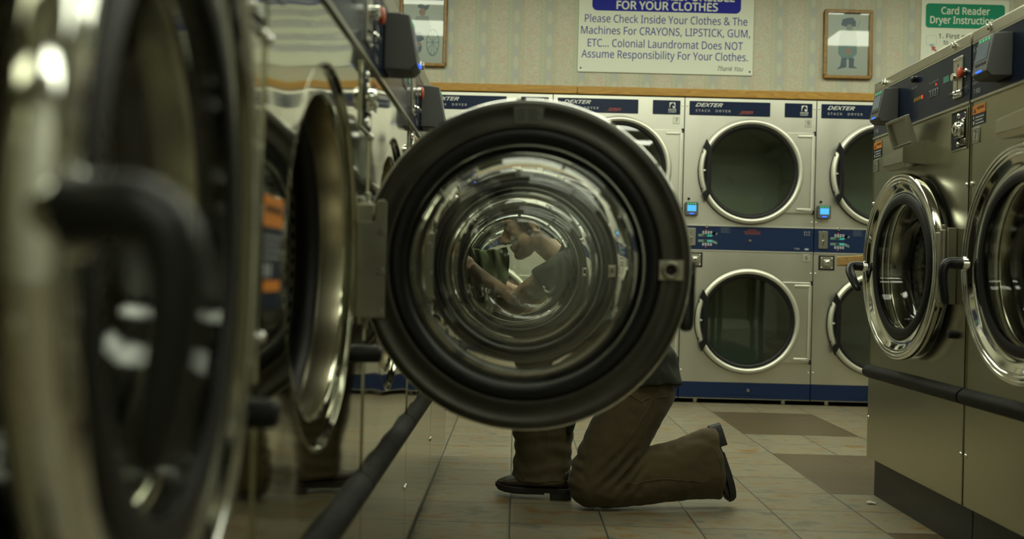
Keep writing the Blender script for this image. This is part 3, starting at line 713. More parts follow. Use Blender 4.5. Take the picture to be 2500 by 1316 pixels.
    s2 = MB(); [s2.quad((sx0+.022,-.0018,zp-.058-.009*i),(sx1-.008-.006*(i%2),-.0018,zp-.058-.009*i),(sx1-.008-.006*(i%2),-.0018,zp-.055-.009*i),(sx0+.022,-.0018,zp-.055-.009*i)) for i in range(3)]
    s2.box((sx0+.007,-.0018,zp-.060),(sx0+.012,-.0015,zp-.052)).box((sx0+.006,-.0018,zp-.076),(sx0+.014,-.0015,zp-.066)); s2.build('sticker_lines', M['white_ink'], so, smooth=False)
    if number:
        pl = MB().prism(rrect(-.418,-.372,zp-.132,zp-.086,.004), -.004, 0); po = pl.build('number_plate', M['plate'], t, bevel=.0008)
        pn = MB(); put_text(pn, number, -.404, -.386, zp-.123, .027, -.0046, .01); pn.build('number', M['dark_ink'], po, smooth=False)
        fr = MB(); [fr.box(*q) for q in (((-.414,-.0045,zp-.128),(-.412,-.004,zp-.090)),((-.378,-.0045,zp-.128),(-.376,-.004,zp-.090)),((-.414,-.0045,zp-.092),(-.376,-.004,zp-.090)),((-.414,-.0045,zp-.128),(-.376,-.004,zp-.126)))]
        fr.build('plate_border', M['dark_ink'], po, smooth=False)
    if big_sticker:
        bx0, bx1, bt_ = -.424, -.318, .888
        bo = MB().quad((bx0,-.0012,bt_-.036),(bx1,-.0012,bt_-.036),(bx1,-.0012,bt_),(bx0,-.0012,bt_)).build('instruction_sticker', M['orange'], t, smooth=False)
        MB().quad((bx0,-.0012,bt_-.135),(bx1,-.0012,bt_-.135),(bx1,-.0012,bt_-.036),(bx0,-.0012,bt_-.036)).build('sticker_text_field', M['navy'], bo, smooth=False)
        MB().quad((bx0+.008,-.0018,bt_-.113),(bx1-.012,-.0018,bt_-.113),(bx1-.012,-.0018,bt_-.100),(bx0+.008,-.0018,bt_-.100)).build('sticker_flash', M['orange'], bo, smooth=False)
        bi = MB(); [bi.quad((bx0+.006,-.0018,bt_-.050-.008*i),(bx1-.006-.01*(i%2),-.0018,bt_-.050-.008*i),(bx1-.006-.01*(i%2),-.0018,bt_-.0475-.008*i),(bx0+.006,-.0018,bt_-.0475-.008*i)) for i in range(4)]
        bi.prism(rrect(bx0+.008,bx0+.024,bt_-.096,bt_-.080,.003),-.0018,-.0016); bi.prism(rrect(bx0+.030,bx0+.046,bt_-.096,bt_-.080,.003),-.0018,-.0016)
        bi.build('sticker_lines', M['grey_ink'], bo, smooth=False)
        bd = MB(); put_text(bd, 'WARNING', bx0+.010, bx1-.008, bt_-.020, .009, -.0018, .02); bd.build('sticker_print', M['dark_ink'], bo, smooth=False)
    # top rail with its bolts
    rl = MB().box((-w,-.004,zr),(w,.05,zt-.004)); ro_ = rl.build('top_rail', M['rail'], t, bevel=.003)
    for xx in (-.315, .307):
        MB().cyl((xx,-.004,zt-.018),(xx,-.014,zt-.018),.010,n=6).cyl((xx,-.003,zt-.018),(xx,-.006,zt-.018),.014,n=16).build('rail_bolt', M['chrome'], ro_, bevel=.001)
    # side screws
    for xx in (-w+.012, w-.012):
        for zz in (zc+.245, zc-.100, zb0-.150):
            MB().ball((xx,-.001,zz),(.0075,.006,.0075),n=12,m=8).build('panel_screw', M['chrome'], t)
    # door stop peg and hinge bracket
    ln_ = 1.0 if P is LV else .5
    MB().lathe([(r_*(1 if P is LV else .8), y_*ln_) for r_, y_ in ((.0,-.046),(.011,-.045),(.016,-.040),(.017,-.004),(.017,.0))], (.352,zc-(.175 if P is LV else .21)), 20).build('door_stop', M['rubber'], t)
    pj = 0.0 if P is RV else .019          # the left machines carry flatter hinges
    hb = MB().box((.318,-.030+pj,zc-.118),(.352,-.0005,zc+.118)); hb.cyl((.337,-.036+1.2*pj,zc-.112),(.337,-.036+1.2*pj,zc+.112),.011 if P is RV else .008)
    hb.cyl((.337,-.036+1.2*pj,zc-.128),(.337,-.036+1.2*pj,zc-.112),.006).cyl((.337,-.036+1.2*pj,zc+.112),(.337,-.036+1.2*pj,zc+.128),.006)
    hb.build('hinge_bracket', M['hinge'], t, bevel=.002)
    if lit_peg:
        pg = MB().lathe([(.0,-.030),(.006,-.030),(.008,-.026),(.008,0)], (.357, zc+.115), 14).build('lock_sensor', M['plastic_black'], t)
        MB().ball((.357,-.032,zc+.121),(.005,.005,.003),n=10,m=6).build('sensor_light', M['led_green'], pg)
    if dispenser:
        dx0, dx1 = -.098, .090; q0, q1 = zp-.198, zp-.072
        d = MB(); y1 = -.080
        q0 += .032
        o = d.add([(dx0,0,q0+.010),(dx1,0,q0+.010),(dx1,0,q1),(dx0,0,q1),(dx0+.012,y1+.014,q0+.002),(dx1-.012,y1+.014,q0),(dx1,y1,q1-.030),(dx0,y1,q1-.040),(dx0,y1,q0+.018),(dx1,y1,q0+.016)], [])
        d.f += [tuple(o+i for i in f) for f in ((0,1,5,4),(1,2,6,9),(1,9,5),(3,0,8,7),(0,4,8),(8,9,6,7),(4,5,9,8))]
        if dispenser == 'closed': d.f.append((o+2,o+3,o+7,o+6))
        do = d.build('soap_dispenser', mat('dispenser steel', (0.50,0.48,0.40), 0.22, 1.0, rvar=(6,.08)), t, bevel=.002, smooth=False)
        sol = do.modifiers.new('wall','SOLIDIFY'); sol.thickness = .003
        if dispenser == 'open':
            # lid frame propped up above the hopper, leaning into the aisle
            L = MB(); nrm = Vector((0,-.88,.47)).normalized()
            def lp(u, v, k=0): # u along x, v up the lid
                return (dx0-.004+u*(dx1-dx0+.008), -.034-.030*v-.0-.007*k, q1-.012+.094*v+.0-.0025*k)
            def slab(u0,u1,v0,v1,k0,k1):
                o = L.add([lp(u0,v0,k0),lp(u1,v0,k0),lp(u1,v1,k0),lp(u0,v1,k0),lp(u0,v0,k1),lp(u1,v0,k1),lp(u1,v1,k1),lp(u0,v1,k1)], [])
                L.f += [tuple(o+i for i in f) for f in ((0,3,2,1),(4,5,6,7),(0,1,5,4),(1,2,6,5),(2,3,7,6),(3,0,4,7))]
            slab(0,1,0,1,-.3,0); slab(0,.09,0,1,0,1.4); slab(.91,1,0,1,0,1.4); slab(.09,.91,.90,1,0,1.4); slab(.09,.91,0,.10,0,1.4)
            lo_ = L.build('dispenser_lid', M['rail'], do, bevel=.001)
            T = MB(); [ (lambda a: T.add([lp(a,.03,1.5),lp(a+.05,.03,1.5),lp(a+.05,.07,1.5),lp(a,.07,1.5)],[(0,1,2,3)]))(.12+.1*i) for i in range(8)]
            T.build('lid_hinge', M['void'], lo_, smooth=False)
    make_door(t, P, swing, grip)
    return t

LY0 = 1.2034-0.8606
LSTEP = .8606
lbl_L = ['blurred front-load washer at the left edge with its chrome porthole door shut',
         'front-load washer whose open door swings largest across the middle, orange sticker beside its drum',
         'left-row washer directly behind the largest open door, its lock under a grey card reader',
         'left-row washer two behind the largest open door, its open door nearest the kneeling person',
         'farthest washer of the left row, which the kneeling person is unloading']
for i in range(5):
    make_washer('washing_machine', (XL, LY0+LSTEP*(i+.5), 0), PI/2, LV, lbl_L[i], None, swing=math.radians((5.3,86,87,81,90)[i]),
                big_sticker=(i == 1), lit_peg=(i == 1))
make_washer('washing_machine', (XR, 4.033-.4335, 0), -PI/2, RV, 'washer with plate 6 at far end of right row, soap box lid propped open', '6', dispenser='open', grip=math.radians(42), swing=math.radians(2.2))
make_washer('washing_machine', (XR, 3.166-.4335, 0), -PI/2, RV, 'washer with plate 7 cut off by the right edge of the photo', '7', dispenser='closed', swing=math.radians(2.2))

# ================================================================== STACK DRYERS
DWID = .8649
def dryer_door(root, zc, name):
    xc = .440
    d = empty(name, (xc+.30, 0, zc)); d.parent = root
    c = (-.30, 0.0)
    MB().lathe([(.346,.0),(.347,-.010),(.344,-.018)], c, 96).build('door_gasket', M['rubber'], d)
    MB().lathe([(.342,-.002),(.343,-.022),(.338,-.034),(.328,-.041),(.318,-.040),(.311,-.034),(.309,-.024),(.306,-.016)], c, 96).build('door_ring', M['dryer_ring'], d, angle=60)
    MB().lathe([(.308,-.018),(.304,-.024),(.296,-.024),(.286,-.018),(.280,-.006)], c, 96).build('inner_trim', M['rubber'], d, angle=60)
    g = MB().lathe([(.286,-.012),(.2,-.0125),(.0008,-.013)], c, 72); g.build('door_glass', M['dryer_glass'], d, angle=80)
    # pressed flange on the hinge side
    x0, x1 = c[0]+.255, .118; h = .262
    f = MB().prism([(c[0]+math.sqrt(.344**2-h**2), -h),(x1-.004,-h),(x1,-h+.004),(x1,h-.004),(x1-.004,h),(c[0]+math.sqrt(.344**2-h**2), h)]+[(c[0]+.344*math.cos(a), .344*math.sin(a)) for a in [math.radians(45-6*k) for k in range(16)]], -.017, -.002)
    f.build('hinge_flange', M['dryer_steel'], d, bevel=.002)
    rb = MB().box((.094,-.0255,-h+.016),(.107,-.016,h-.016)).box((x1-.045-.07,-.0255,h-.030),(.094,-.016,h-.016)).box((x1-.045-.07,-.0255,-h+.016),(.094,-.016,-h+.030))
    rb.build('flange_rib', M['dryer_ring'], d, bevel=.003)
    hg = MB(); [hg.cyl((x1-.004,-.012,z-.014),(x1-.004,-.012,z+.014),.008,n=12) for z in (h-.004,-h+.004)]; hg.build('hinge_pins', M['plastic_black'], d)
    # chord-shaped pull on the left
    hl = [(c[0]-.345*math.cos(t), .345*math.sin(t)) for t in [math.radians(-33+6.6*k) for k in range(11)]]
    hx = c[0]-.268
    hd = MB().prism([(c[0]-.300,-.205),(hx-.002,-.150),(hx+.004,-.120),(hx+.004,.120),(hx-.002,.150),(c[0]-.300,.205),(c[0]-.322,.150),(c[0]-.296,.125),(c[0]-.294,-.125),(c[0]-.322,-.150)], -.056, -.030)
    ho = hd.build('handle', M['plastic_black'], d, bevel=.004)
    MB().prism([(c[0]-.322,-.125),(c[0]-.294,-.125),(c[0]-.294,.125),(c[0]-.322,.125)], -.030, -.022).build('handle_recess', M['void'], ho, smooth=False)
    MB().box((c[0]-.318,-.038,-.006),(c[0]-.298,-.028,.006)).build('latch_tab', M['dryer_ring'], ho, bevel=.002)
    return d
def make_dryer(x, label, nums, brand_x=0):
    t = empty('stack_dryer', (x, DW, 0)); tag(t, label, 'dryer', 'stack dryers along the back wall')
    g = .003; x0, x1 = g, DWID-g; top = 1.998
    zU, zL, xc = 1.521, .5425, .440
    MB().holed(x0,x1,1.163,top,0,(xc,zU),.335,96).quad((x0,0,1.163),(x0,.85,1.163),(x0,.85,top),(x0,0,top)).quad((x1,0,1.163),(x1,.85,1.163),(x1,.85,top),(x1,0,top)).quad((x0,0,top),(x1,0,top),(x1,.85,top),(x0,.85,top)).build('upper_front', M['dryer_steel'], t, smooth=False)
    MB().holed(x0,x1,.140,1.002,0,(xc,zL),.335,96).quad((x0,0,.14),(x0,.85,.14),(x0,.85,1.002),(x0,0,1.002)).quad((x1,0,.14),(x1,.85,.14),(x1,.85,1.002),(x1,0,1.002)).build('lower_front', M['dryer_steel'], t, smooth=False)
    MB().box((x0,-.003,1.002),(x1,.05,1.163)).build('control_band', M['navy_dryer'], t, bevel=.001, smooth=False)
    MB().box((x0,-.006,1.160),(x1,.0,1.166)).box((x0,-.006,.999),(x1,.0,1.004)).build('band_edging', M['dryer_ring'], t, smooth=False)
    k = MB().box((x0,-.002,.034),(x1,.80,.138)); ko = k.build('base_panel', M['navy_dryer'], t, bevel=.001, smooth=False)
    MB().box((x0,-.004,.030),(x1,.0,.036)).build('base_edge', M['rail'], ko, smooth=False)
    MB().box((.30,-.0035,.058),(.66,-.002,.118)).build('access_cover', M['navy_dryer'], ko, bevel=.001, smooth=False)
    MB().lathe([(0,-.012),(.009,-.012),(.012,-.008),(.013,-.002)],(.457,.088),18).build('base_lock', M['chrome'], ko)
    for xx in (.12,.70):
        for y_ in (.05,.70): MB().cyl((xx,y_,0),(xx,y_,.034),.018,n=12).build('levelling_foot', M['satin'], t)
    for zc, nm in ((zU,'upper'),(zL,'lower')):
        dm = MB().lathe([(.335,.0),(.318,.04),(.350,.06),(.372,.10),(.372,.66)], (xc,zc), 72); dm.disc((xc,zc),.372,.66,64)
        do = dm.build(nm+'_drum', M['dryer_in'], t, angle=50)
        MB().lathe([(.0,.640),(.010,.640),(.024,.648),(.028,.659)],(xc,zc),24).build('hub_bolt', M['gloss_white'], do)
        for j in range(4):
            a = math.radians((35 if nm == 'upper' else 62)+90*j); ca, sa = math.cos(a), math.sin(a)
            prof = [(-.05,0),(-.02,.055),(.02,.055),(.05,0)]
            R = lambda y: [(xc+ca*(.371-h)-sa*u, y, zc+sa*(.371-h)+ca*u) for u,h in prof]
            l = MB(); l.add(R(.12)+R(.655), [(i,i+1,i+5,i+4) for i in range(3)]+[(0,1,2,3),(4,5,6,7)]); l.build('drum_lifter', M['dryer_in'], do, bevel=.006)
        dryer_door(t, zc, nm+'_door')
    # brand plate and badge plate
    lp = MB().prism(rrect(.030,.560,1.885,1.978,.004), -.003, 0).build('name_plate', M['navy'], t, bevel=.0008, smooth=False)
    ti = MB(); put_text(ti,'DEXTER',.070,.248,1.942,.023,-.0038,.018,.4)
    ti.build('plate_lettering', M['white_ink'], lp, smooth=False)
    
    for w_, a_, b_ in (('STACK',.072,.166),('DRYER',.203,.300)):
        tj = MB(); put_text(tj,w_,a_,b_,1.908,.0145,-.0038,.012,0,1.35); tj.build('plate_lettering', M['grey_ink'], lp, smooth=False)
    rd = MB(); put_text(rd,'EXPRESS',.365,.450,1.903,.015,-.0038,.03,.5)
    rd.quad((.345,-.0038,1.898),(.42,-.0038,1.898),(.425,-.0038,1.900),(.35,-.0038,1.900)); rd.build('red_lettering', M['red_ink'], lp, smooth=False)
    bp = MB().prism(rrect(.655,.836,1.885,1.978,.004), -.003, 0).build('badge_plate', M['navy'], t, bevel=.0008, smooth=False)
    e1, e2 = MB(), MB(); emblem(e1,e2,.783,1.945,.038,-.0038); put_text(e1,'DEXTER',.757,.809,1.911,.010,-.0038,.02); put_text(e1,'LAUNDRY',.757,.809,1.898,.009,-.0038,.01)
    e1.build('emblem', M['white_ink'], bp, smooth=False); e2.build('emblem_detail', M['navy'], bp, smooth=False)
    for (cx, cz), n_ in (((.812,1.850),nums[0]),((.819,.966),nums[1])):
        if not n_: continue
        po = MB().prism(rrect(cx-.023,cx+.023,cz-.024,cz+.024,.004), -.004, 0).build('number_plate', M['plate'] if n_ != '7' else M['sign_white'], t, bevel=.001)
        nm = MB(); put_text(nm,n_,cx-.008,cx+.008,cz-.012,.024,-.0046,.01); nm.build('number', M['dark_ink'], po, smooth=False)
    # band controls
    co = MB().prism(rrect(.030,.090,1.030,1.144,.006), -.010, -.003).build('coin_slot', M['satin'], t, bevel=.001)
    MB().box((.058,-.0106,1.048),(.062,-.0098,1.085)).box((.058,-.0106,1.10),(.061,-.0098,1.122)).build('slot_opening', M['void'], co, smooth=False)
    MB().cyl((.060,-.010,1.077),(.060,-.022,1.077),.008).build('slot_button', M['chrome'], co, bevel=.001)
    bo = MB()
    for zz in (1.118,1.040): [bo.box((.135+.017*i,-.0045,zz-.009),(.147+.017*i,-.003,zz+.009)) for i in range(4)]
    bo.build('cycle_buttons', M['grey_ink'], t, smooth=False)
    wz = MB()
    for s_, zz in ((1,1.098),(-1,1.062)): wz.prism([(.108,zz-.008),(.195,zz-.008*s_ if s_>0 else zz-.008),(.232,zz+.022 if s_>0 else zz-.022),(.232,zz+.006 if s_>0 else zz-.006),(.200,zz+.010 if s_>0 else zz+.008),(.108,zz+.008)][::1], -.004, -.003)
    wz.build('display_surround', mat('pale teal print',(0.16,.24,.22),.4), t, smooth=False)
    dg = MB()
    for zz in (1.098,1.062): put_text(dg,'25',.168,.196,zz-.006,.012,-.0052,.02); 
    dg.build('digits', M['led_cyan'], t, smooth=False)
    lo = MB().box((.142,-.0045,1.092),(.166,-.0041,1.104)).box((.142,-.0045,1.056),(.166,-.0041,1.068)); lo.build('digit_window', mat('dim green window',(.01,.06,.03),.3), t, smooth=False)
    MB().box((.156,-.005,1.131),(.161,-.003,1.136)).box((.156,-.005,1.020),(.161,-.003,1.025)).build('cycle_light', M['led_red'], t, smooth=False)
    bi = MB(); 
    for i in range(5): bi.quad((.255,-.0036,1.150-.008*i),(.318-.012*(i%2),-.0036,1.150-.008*i),(.318-.012*(i%2),-.0036,1.1525-.008*i),(.255,-.0036,1.1525-.008*i))
    bi.build('instruction_lines', mat('faint print',(.10,.12,.16),.5), t, smooth=False)
    wi = MB(); put_text(wi,'6 x U',.800,.838,1.130,.012,-.0036,.01); put_text(wi,'5 x U',.800,.838,1.113,.012,-.0036,.01); put_text(wi,'T-900',.735,.772,1.020,.010,-.0036,.01); wi.prism(rrect(.806,.832,1.017,1.029,.002),-.0036,-.0034)
    wi.build('band_lettering', M['grey_ink'], t, smooth=False)
    ri = MB(); put_text(ri,'WARNING',.430,.490,1.136,.010,-.0036,.02); [ri.quad((.405+.004*i,-.0036,1.128-.008*i),(.515-.004*(i%2),-.0036,1.128-.008*i),(.515-.004*(i%2),-.0036,1.1315-.008*i),(.405+.004*i,-.0036,1.1315-.008*i)) for i in range(3)]
    ri.build('warning_print', mat('dull red print',(.22,.045,.02),.5), t, smooth=False)
    MB().lathe([(0,-.010),(.008,-.010),(.010,-.003)],(.447,1.070),16).build('band_lock', M['satin'], t)
    MB().lathe([(0,-.012),(.010,-.012),(.012,-.003)],(.160,1.158),16).build('band_lock', M['satin'], t)
    # money box lock
    lr = MB().box((.034,-.0015,.888),(.140,-.0005,.986)).build('lock_recess', M['void'], t, smooth=False)
    MB().prism(rrect(.046,.128,.898,.976,.004),-.006,-.001).build('lock_plate', M['rail'], lr, bevel=.001)
    lk = MB().prism(rrect(.066,.110,.916,.960,.010),-.024,-.005).lathe([(0,-.034),(.013,-.034),(.017,-.028),(.018,-.022)],(.088,.938),24); lk.build('lock', M['chrome'], lr, bevel=.003)
    sm = MB(); [sm.ball((xx,-.007,zz),(.005,.004,.005),n=10,m=6) for xx in (.053,.121) for zz in (.906,.968)]; sm.build('plate_screws', M['chrome'], lr)
    # card reader
    rr_ = MB().prism(rrect(.012,.098,1.225,1.312,.008),-.040,-.001).build('card_reader', M['reader'], t, bevel=.004)
    MB().box((.026,-.0415,1.252),(.084,-.040,1.292)).build('screen', M['screen_blue'], rr_, smooth=False)
    gl = MB(); [gl.box((.026+.016*i,-.0415,1.298),(.035+.016*i,-.040,1.305)) for i in range(4)]; gl.build('indicator_lights', M['led_green'], rr_, smooth=False)
    sl = MB().box((.040,-.0425,1.233),(.070,-.040,1.240)); sl.build('status_light', M['led_blue'], rr_, smooth=False)
    MB().lathe([(0,-.010),(.007,-.010),(.009,-.006),(.009,0)],(.040,1.336),16).build('cover_plug', M['plastic_black'], t)
    sc = MB()
    for xx in (x0+.012, x1-.012):
        for zz in (1.945,1.20,.865,.215): sc.ball((xx,-.001,zz),(.006,.005,.006),n=10,m=6)
    sc.build('panel_screws', M['chrome'], t)
    return t
lab = ['leftmost stack dryer, partly hidden behind the left washer row and the open door',
       'stack dryer with white plate 7, behind the open porthole door and the kneeling man',
       'fully visible stack dryer with plates 5 and 6, right of the open porthole door',
       'rightmost stack dryer, partly hidden behind the right washer row']
for i, nn in enumerate(((None,None),('7',None),('5','6'),(None,None))):
    make_dryer(1.0816+(i-2)*DWID, lab[i], nn)

# ================================================================== WALL SIGNS AND PICTURES (local frame: x right, z up, front towards -y)
WY = RY1
def at_wall(name, label, cat, group=None):
    t = empty(name, (0, WY, 0)); return tag(t, label, cat, group)
s = at_wall('notice_sign', 'large white sign with blue lettering about not being responsible for clothes', 'sign')
bd = MB().prism(rrect(.372,1.522,2.155,2.745,.006), -.008, -.0005).build('sign_board', M['sign_white'], s, bevel=.001)
MB().prism(rrect(.459,1.436,2.560,2.715,.035,6), -.0092, -.008).build('header_panel', M['sign_blue'], s, smooth=False)
h = MB(); put_text(h,'WE ARE NOT RESPONSIBLE',.512,1.392,2.638,.052,-.0098,.022); put_text(h,'FOR YOUR CLOTHES',.620,1.283,2.573,.052,-.0098,.022)
h.build('header_lettering', M['sign_white'], s, smooth=False)
b = MB()
for txt, a, c, z in (('Please Check Inside Your Clothes & The',.413,1.480,2.483),('Machines For CRAYONS, LIPSTICK, GUM,',.390,1.500,2.405),('ETC... Colonial Laundromat Does NOT',.435,1.454,2.322),('Assume Responsibility For Your Clothes.',.396,1.489,2.249)):
    put_text(b, txt, a, c, z, .050, -.0088, .006)
b.build('sign_lettering', M['blue_ink'], s, smooth=False)
ty = MB(); put_text(ty,'Thank You',1.292,1.462,2.182,.030,-.0088,.004,.45); ty.build('thanks_lettering', M['dark_ink'], s, smooth=False)
sc = MB(); [sc.ball((x,-.009,2.180),(.006,.004,.006),n=10,m=6) for x in (.393,1.503)]; sc.build('sign_screws', M['dark_ink'], s)

c = at_wall('instruction_sign', 'white sign with green header about card reader dryer instructions, behind right washers', 'sign')
MB().prism(rrect(2.622,3.195,2.02,2.690,.006), -.008, -.0005).build('sign_board', M['sign_white'], c, bevel=.001)
MB().prism(rrect(2.650,3.168,2.500,2.660,.022,5), -.0092, -.008).build('header_panel', M['sign_green'], c, smooth=False)
h = MB(); put_text(h,'Card Reader',2.752,3.068,2.592,.045,-.0098,.016); put_text(h,'Dryer Instructions',2.680,3.125,2.530,.045,-.0098,.016); h.build('header_lettering', M['sign_white'], c, smooth=False)
b = MB(); put_text(b,'1. First press',2.738,3.00,2.432,.030,-.0088,.012); b.build('sign_lettering', M['dark_ink'], c, smooth=False)
b = MB(); put_text(b,'to',2.770,2.800,2.392,.030,-.0088,.012); b.build('sign_lettering', M['dark_ink'], c, smooth=False)
d = MB(); d.prism(rrect(2.655,2.725,2.385,2.450,.012),-.0090,-.008); d.build('card_drawing', M['ink_grey'], c, smooth=False)
d2 = MB(); d2.prism(rrect(2.658,2.722,2.388,2.447,.011),-.0094,-.0088); d2.build('card_face', M['sign_white'], c, smooth=False)
d3 = MB(); d3.prism(rrect(2.680,2.706,2.378,2.394,.003),-.0098,-.0090); d3.build('card_chip', M['ink_teal'], c, smooth=False)
a = MB(); a.prism([(2.690,2.380),(2.722,2.372),(2.713,2.364),(2.745,2.330),(2.737,2.322),(2.705,2.356),(2.698,2.347)], -.0102, -.0096); a.build('red_arrow', mat('arrow red',(.35,.06,.05),.5), c, smooth=False)

def picture(x0, x1, z0, z1, label, draw):
    t = at_wall('framed_picture', label, 'picture', None)
    fw, fd = .021, .028
    f = MB()
    def mitre(p0,p1,q1,q0):
        pass
    f.box((x0,-fd,z0),(x1,-.0005,z0+fw)).box((x0,-fd,z1-fw),(x1,-.0005,z1)).box((x0,-fd,z0+fw),(x0+fw,-.0005,z1-fw)).box((x1-fw,-fd,z0+fw),(x1,-.0005,z1-fw))
    f.build('frame', M['oak_frame'], t, bevel=.005)
    pr = MB().box((x0+fw-.004,-.010,z0+fw-.004),(x1-fw+.004,-.006,z1-fw+.004)).build('print', M['paper'], t, smooth=False)
    draw(pr, (x0+x1)/2, (z0+z1)/2)
    MB().quad((x0+fw-.002,-.020,z0+fw-.002),(x1-fw+.002,-.020,z0+fw-.002),(x1-fw+.002,-.020,z1-fw+.002),(x0+fw-.002,-.020,z1-fw+.002)).build('glass', M['pic_glass'], t, smooth=False)
    return t
def poly(pr, name, m, pts, cx, cz, y):
    mb = MB(); mb.add([(cx+px, y, cz+pz) for px, pz in pts], [tuple(range(len(pts)))]); return mb.build(name, m, pr, smooth=False)
def ell(rx, rz, x=0, z=0, n=20): return [(x+rx*math.cos(2*PI*i/n), z+rz*math.sin(2*PI*i/n)) for i in range(n)]
def draw_wheel(pr, cx, cz):
    y = -.0105
    poly(pr,'figure_hat',M['ink_blue'],[(-.045,.165),(-.020,.185),(.005,.170),(.040,.180),(.030,.150),(.010,.135),(-.020,.150)],cx,cz,y)
    poly(pr,'figure_face',M['ink_pink'],ell(.022,.026,-.008,.128),cx,cz,y-.0002)
    poly(pr,'figure_coat',M['ink_grey'],[(-.05,.100),(.03,.105),(.055,.03),(.04,-.02),(-.03,-.03),(-.07,.02)],cx,cz,y)
    poly(pr,'figure_leg',M['ink_blue'],[(-.085,-.01),(-.02,.0),(.01,-.05),(-.03,-.075),(-.06,-.06),(-.095,-.04)],cx,cz,y-.0003)
    poly(pr,'drum',M['ink_blue'],ell(.030,.040,-.035,-.105),cx,cz,y-.0001); poly(pr,'drum_head',M['ink_pink'],ell(.026,.018,-.033,-.085),cx,cz,y-.0004)
    w = MB(); n = 36
    for r0, r1 in ((.86,1.0),(.0,.16)):
        for i in range(n):
            a, b = 2*PI*i/n, 2*PI*(i+1)/n; p = lambda r,t: (cx+.065+.043*r*math.cos(t), y-.0006, cz-.070+.092*r*math.sin(t))
            w.quad(p(r0,a),p(r1,a),p(r1,b),p(r0,b))
    for i in range(10):
        a = 2*PI*i/10; p = lambda r,t: (cx+.065+.043*r*math.cos(t), y-.0006, cz-.070+.092*r*math.sin(t))
        w.quad(p(.15,a-.18),p(.88,a-.05),p(.88,a+.05),p(.15,a+.18))
    w.build('wheel', M['ink_teal'], pr, smooth=False)
def draw_soldier(pr, cx, cz):
    y = -.0105
    poly(pr,'figure_hat',M['ink_blue'],[(-.045,.125),(-.038,.165),(-.005,.175),(.03,.178),(.052,.150),(.050,.120),(.0,.112)],cx,cz,y)
    poly(pr,'figure_face',M['ink_grey'],ell(.022,.026,.010,.108),cx,cz,y-.0002)
    poly(pr,'figure_coat',M['ink_grey'],[(-.05,.085),(.05,.09),(.065,.02),(.05,-.03),(-.05,-.03),(-.06,.02)],cx,cz,y)
    poly(pr,'figure_breeches',M['ink_teal'],[(-.06,-.01),(.06,-.01),(.062,-.06),(.02,-.10),(-.03,-.10),(-.062,-.06)],cx,cz,y-.0003)
    poly(pr,'figure_legs',M['ink_blue'],[(-.04,-.09),(-.005,-.085),(-.005,-.15),(-.07,-.165),(-.045,-.14)],cx,cz,y-.0004)
    poly(pr,'figure_leg',M['ink_blue'],[(.01,-.085),(.045,-.09),(.042,-.14),(.068,-.155),(.01,-.155)],cx,cz,y-.0004)
    poly(pr,'figure_sash',M['ink_pink'],ell(.022,.022,.005,-.045),cx,cz,y-.0005)
    poly(pr,'musket',M['ink_grey'],[(.075,.160),(.080,.162),(.062,.105),(.057,.106)],cx,cz,y)
picture(-.803,-.495,2.162,2.622,'oak-framed print of a seated figure and a wheel, left of the big notice', draw_wheel)
picture(1.985,2.298,2.148,2.602,'oak-framed print of a standing figure in teal breeches, right of the big notice', draw_soldier)

# ================================================================== COUNTER AND SCRAP
t = empty('folding_counter', (1.372, 4.06, 0)); tag(t, 'oak-edged folding counter, its end showing behind far end of right washers', 'counter')
MB().box((0,0,.878),(.85,.46,.918)).build('counter_top', M['counter_oak'], t, bevel=.004)
for xx in (.10,.80):
    for yy in (.05,.41): MB().box((xx+.30 if xx<.2 else xx,yy-.02,0),((xx+.30 if xx<.2 else xx)+.04,yy+.02,.878)).build('leg', M['plastic_black'], t, bevel=.003)
sm = MB(); sm.ball((1.315,3.86,.006),(.014,.009,.006),n=12,m=8).ball((1.330,3.853,.005),(.008,.007,.005),n=10,m=6)
def blob(name, mb, m, parent=None, voxel=.006, it=4, factor=.5, disp=None, dispf=None, loc=(0,0,0)):
    """overlapping closed shapes fused into one continuous skin"""
    me = bpy.data.meshes.new(name); me.from_pydata(mb.v, [], mb.f); me.update()
    bm = bmesh.new(); bm.from_mesh(me); bmesh.ops.recalc_face_normals(bm, faces=bm.faces); bm.to_mesh(me); bm.free()
    o = bpy.data.objects.new(name, me); COL.objects.link(o)
    r = o.modifiers.new('r','REMESH'); r.mode = 'VOXEL'; r.voxel_size = voxel
    q = o.modifiers.new('s','SMOOTH'); q.iterations = it; q.factor = factor
    dg = bpy.context.evaluated_depsgraph_get(); ne = bpy.data.meshes.new_from_object(o.evaluated_get(dg))
    o.modifiers.clear(); o.data = ne; bpy.data.meshes.remove(me); ne.name = name
    if dispf:
        ns = [Vector(v.normal) for v in ne.vertices]
        for v, nn in zip(ne.vertices, ns): v.co += nn*dispf(v.co)
    ne.materials.clear(); ne.materials.append(m)
    ne.polygons.foreach_set('use_smooth', [True]*len(ne.polygons)); ne.update()
    o.location = loc
    if parent is not None: o.parent = parent
    return o
so = blob('paper_scrap', sm, M['lint'], voxel=.002, it=2); tag(so, 'tiny white scrap on the floor tile by the right washer base', 'scrap')

# ================================================================== KNEELING PERSON (world coordinates; faces -x, camera side is the person's left)
P0 = (0.40, 3.76, 0)
person = empty('person', (0,0,0)); tag(person, 'person kneeling in dark olive shirt and brown trousers, leaning left with green laundry in hand', 'person')
def lerp(a, b, t): return tuple(a[i]+(b[i]-a[i])*t for i in range(len(a)))
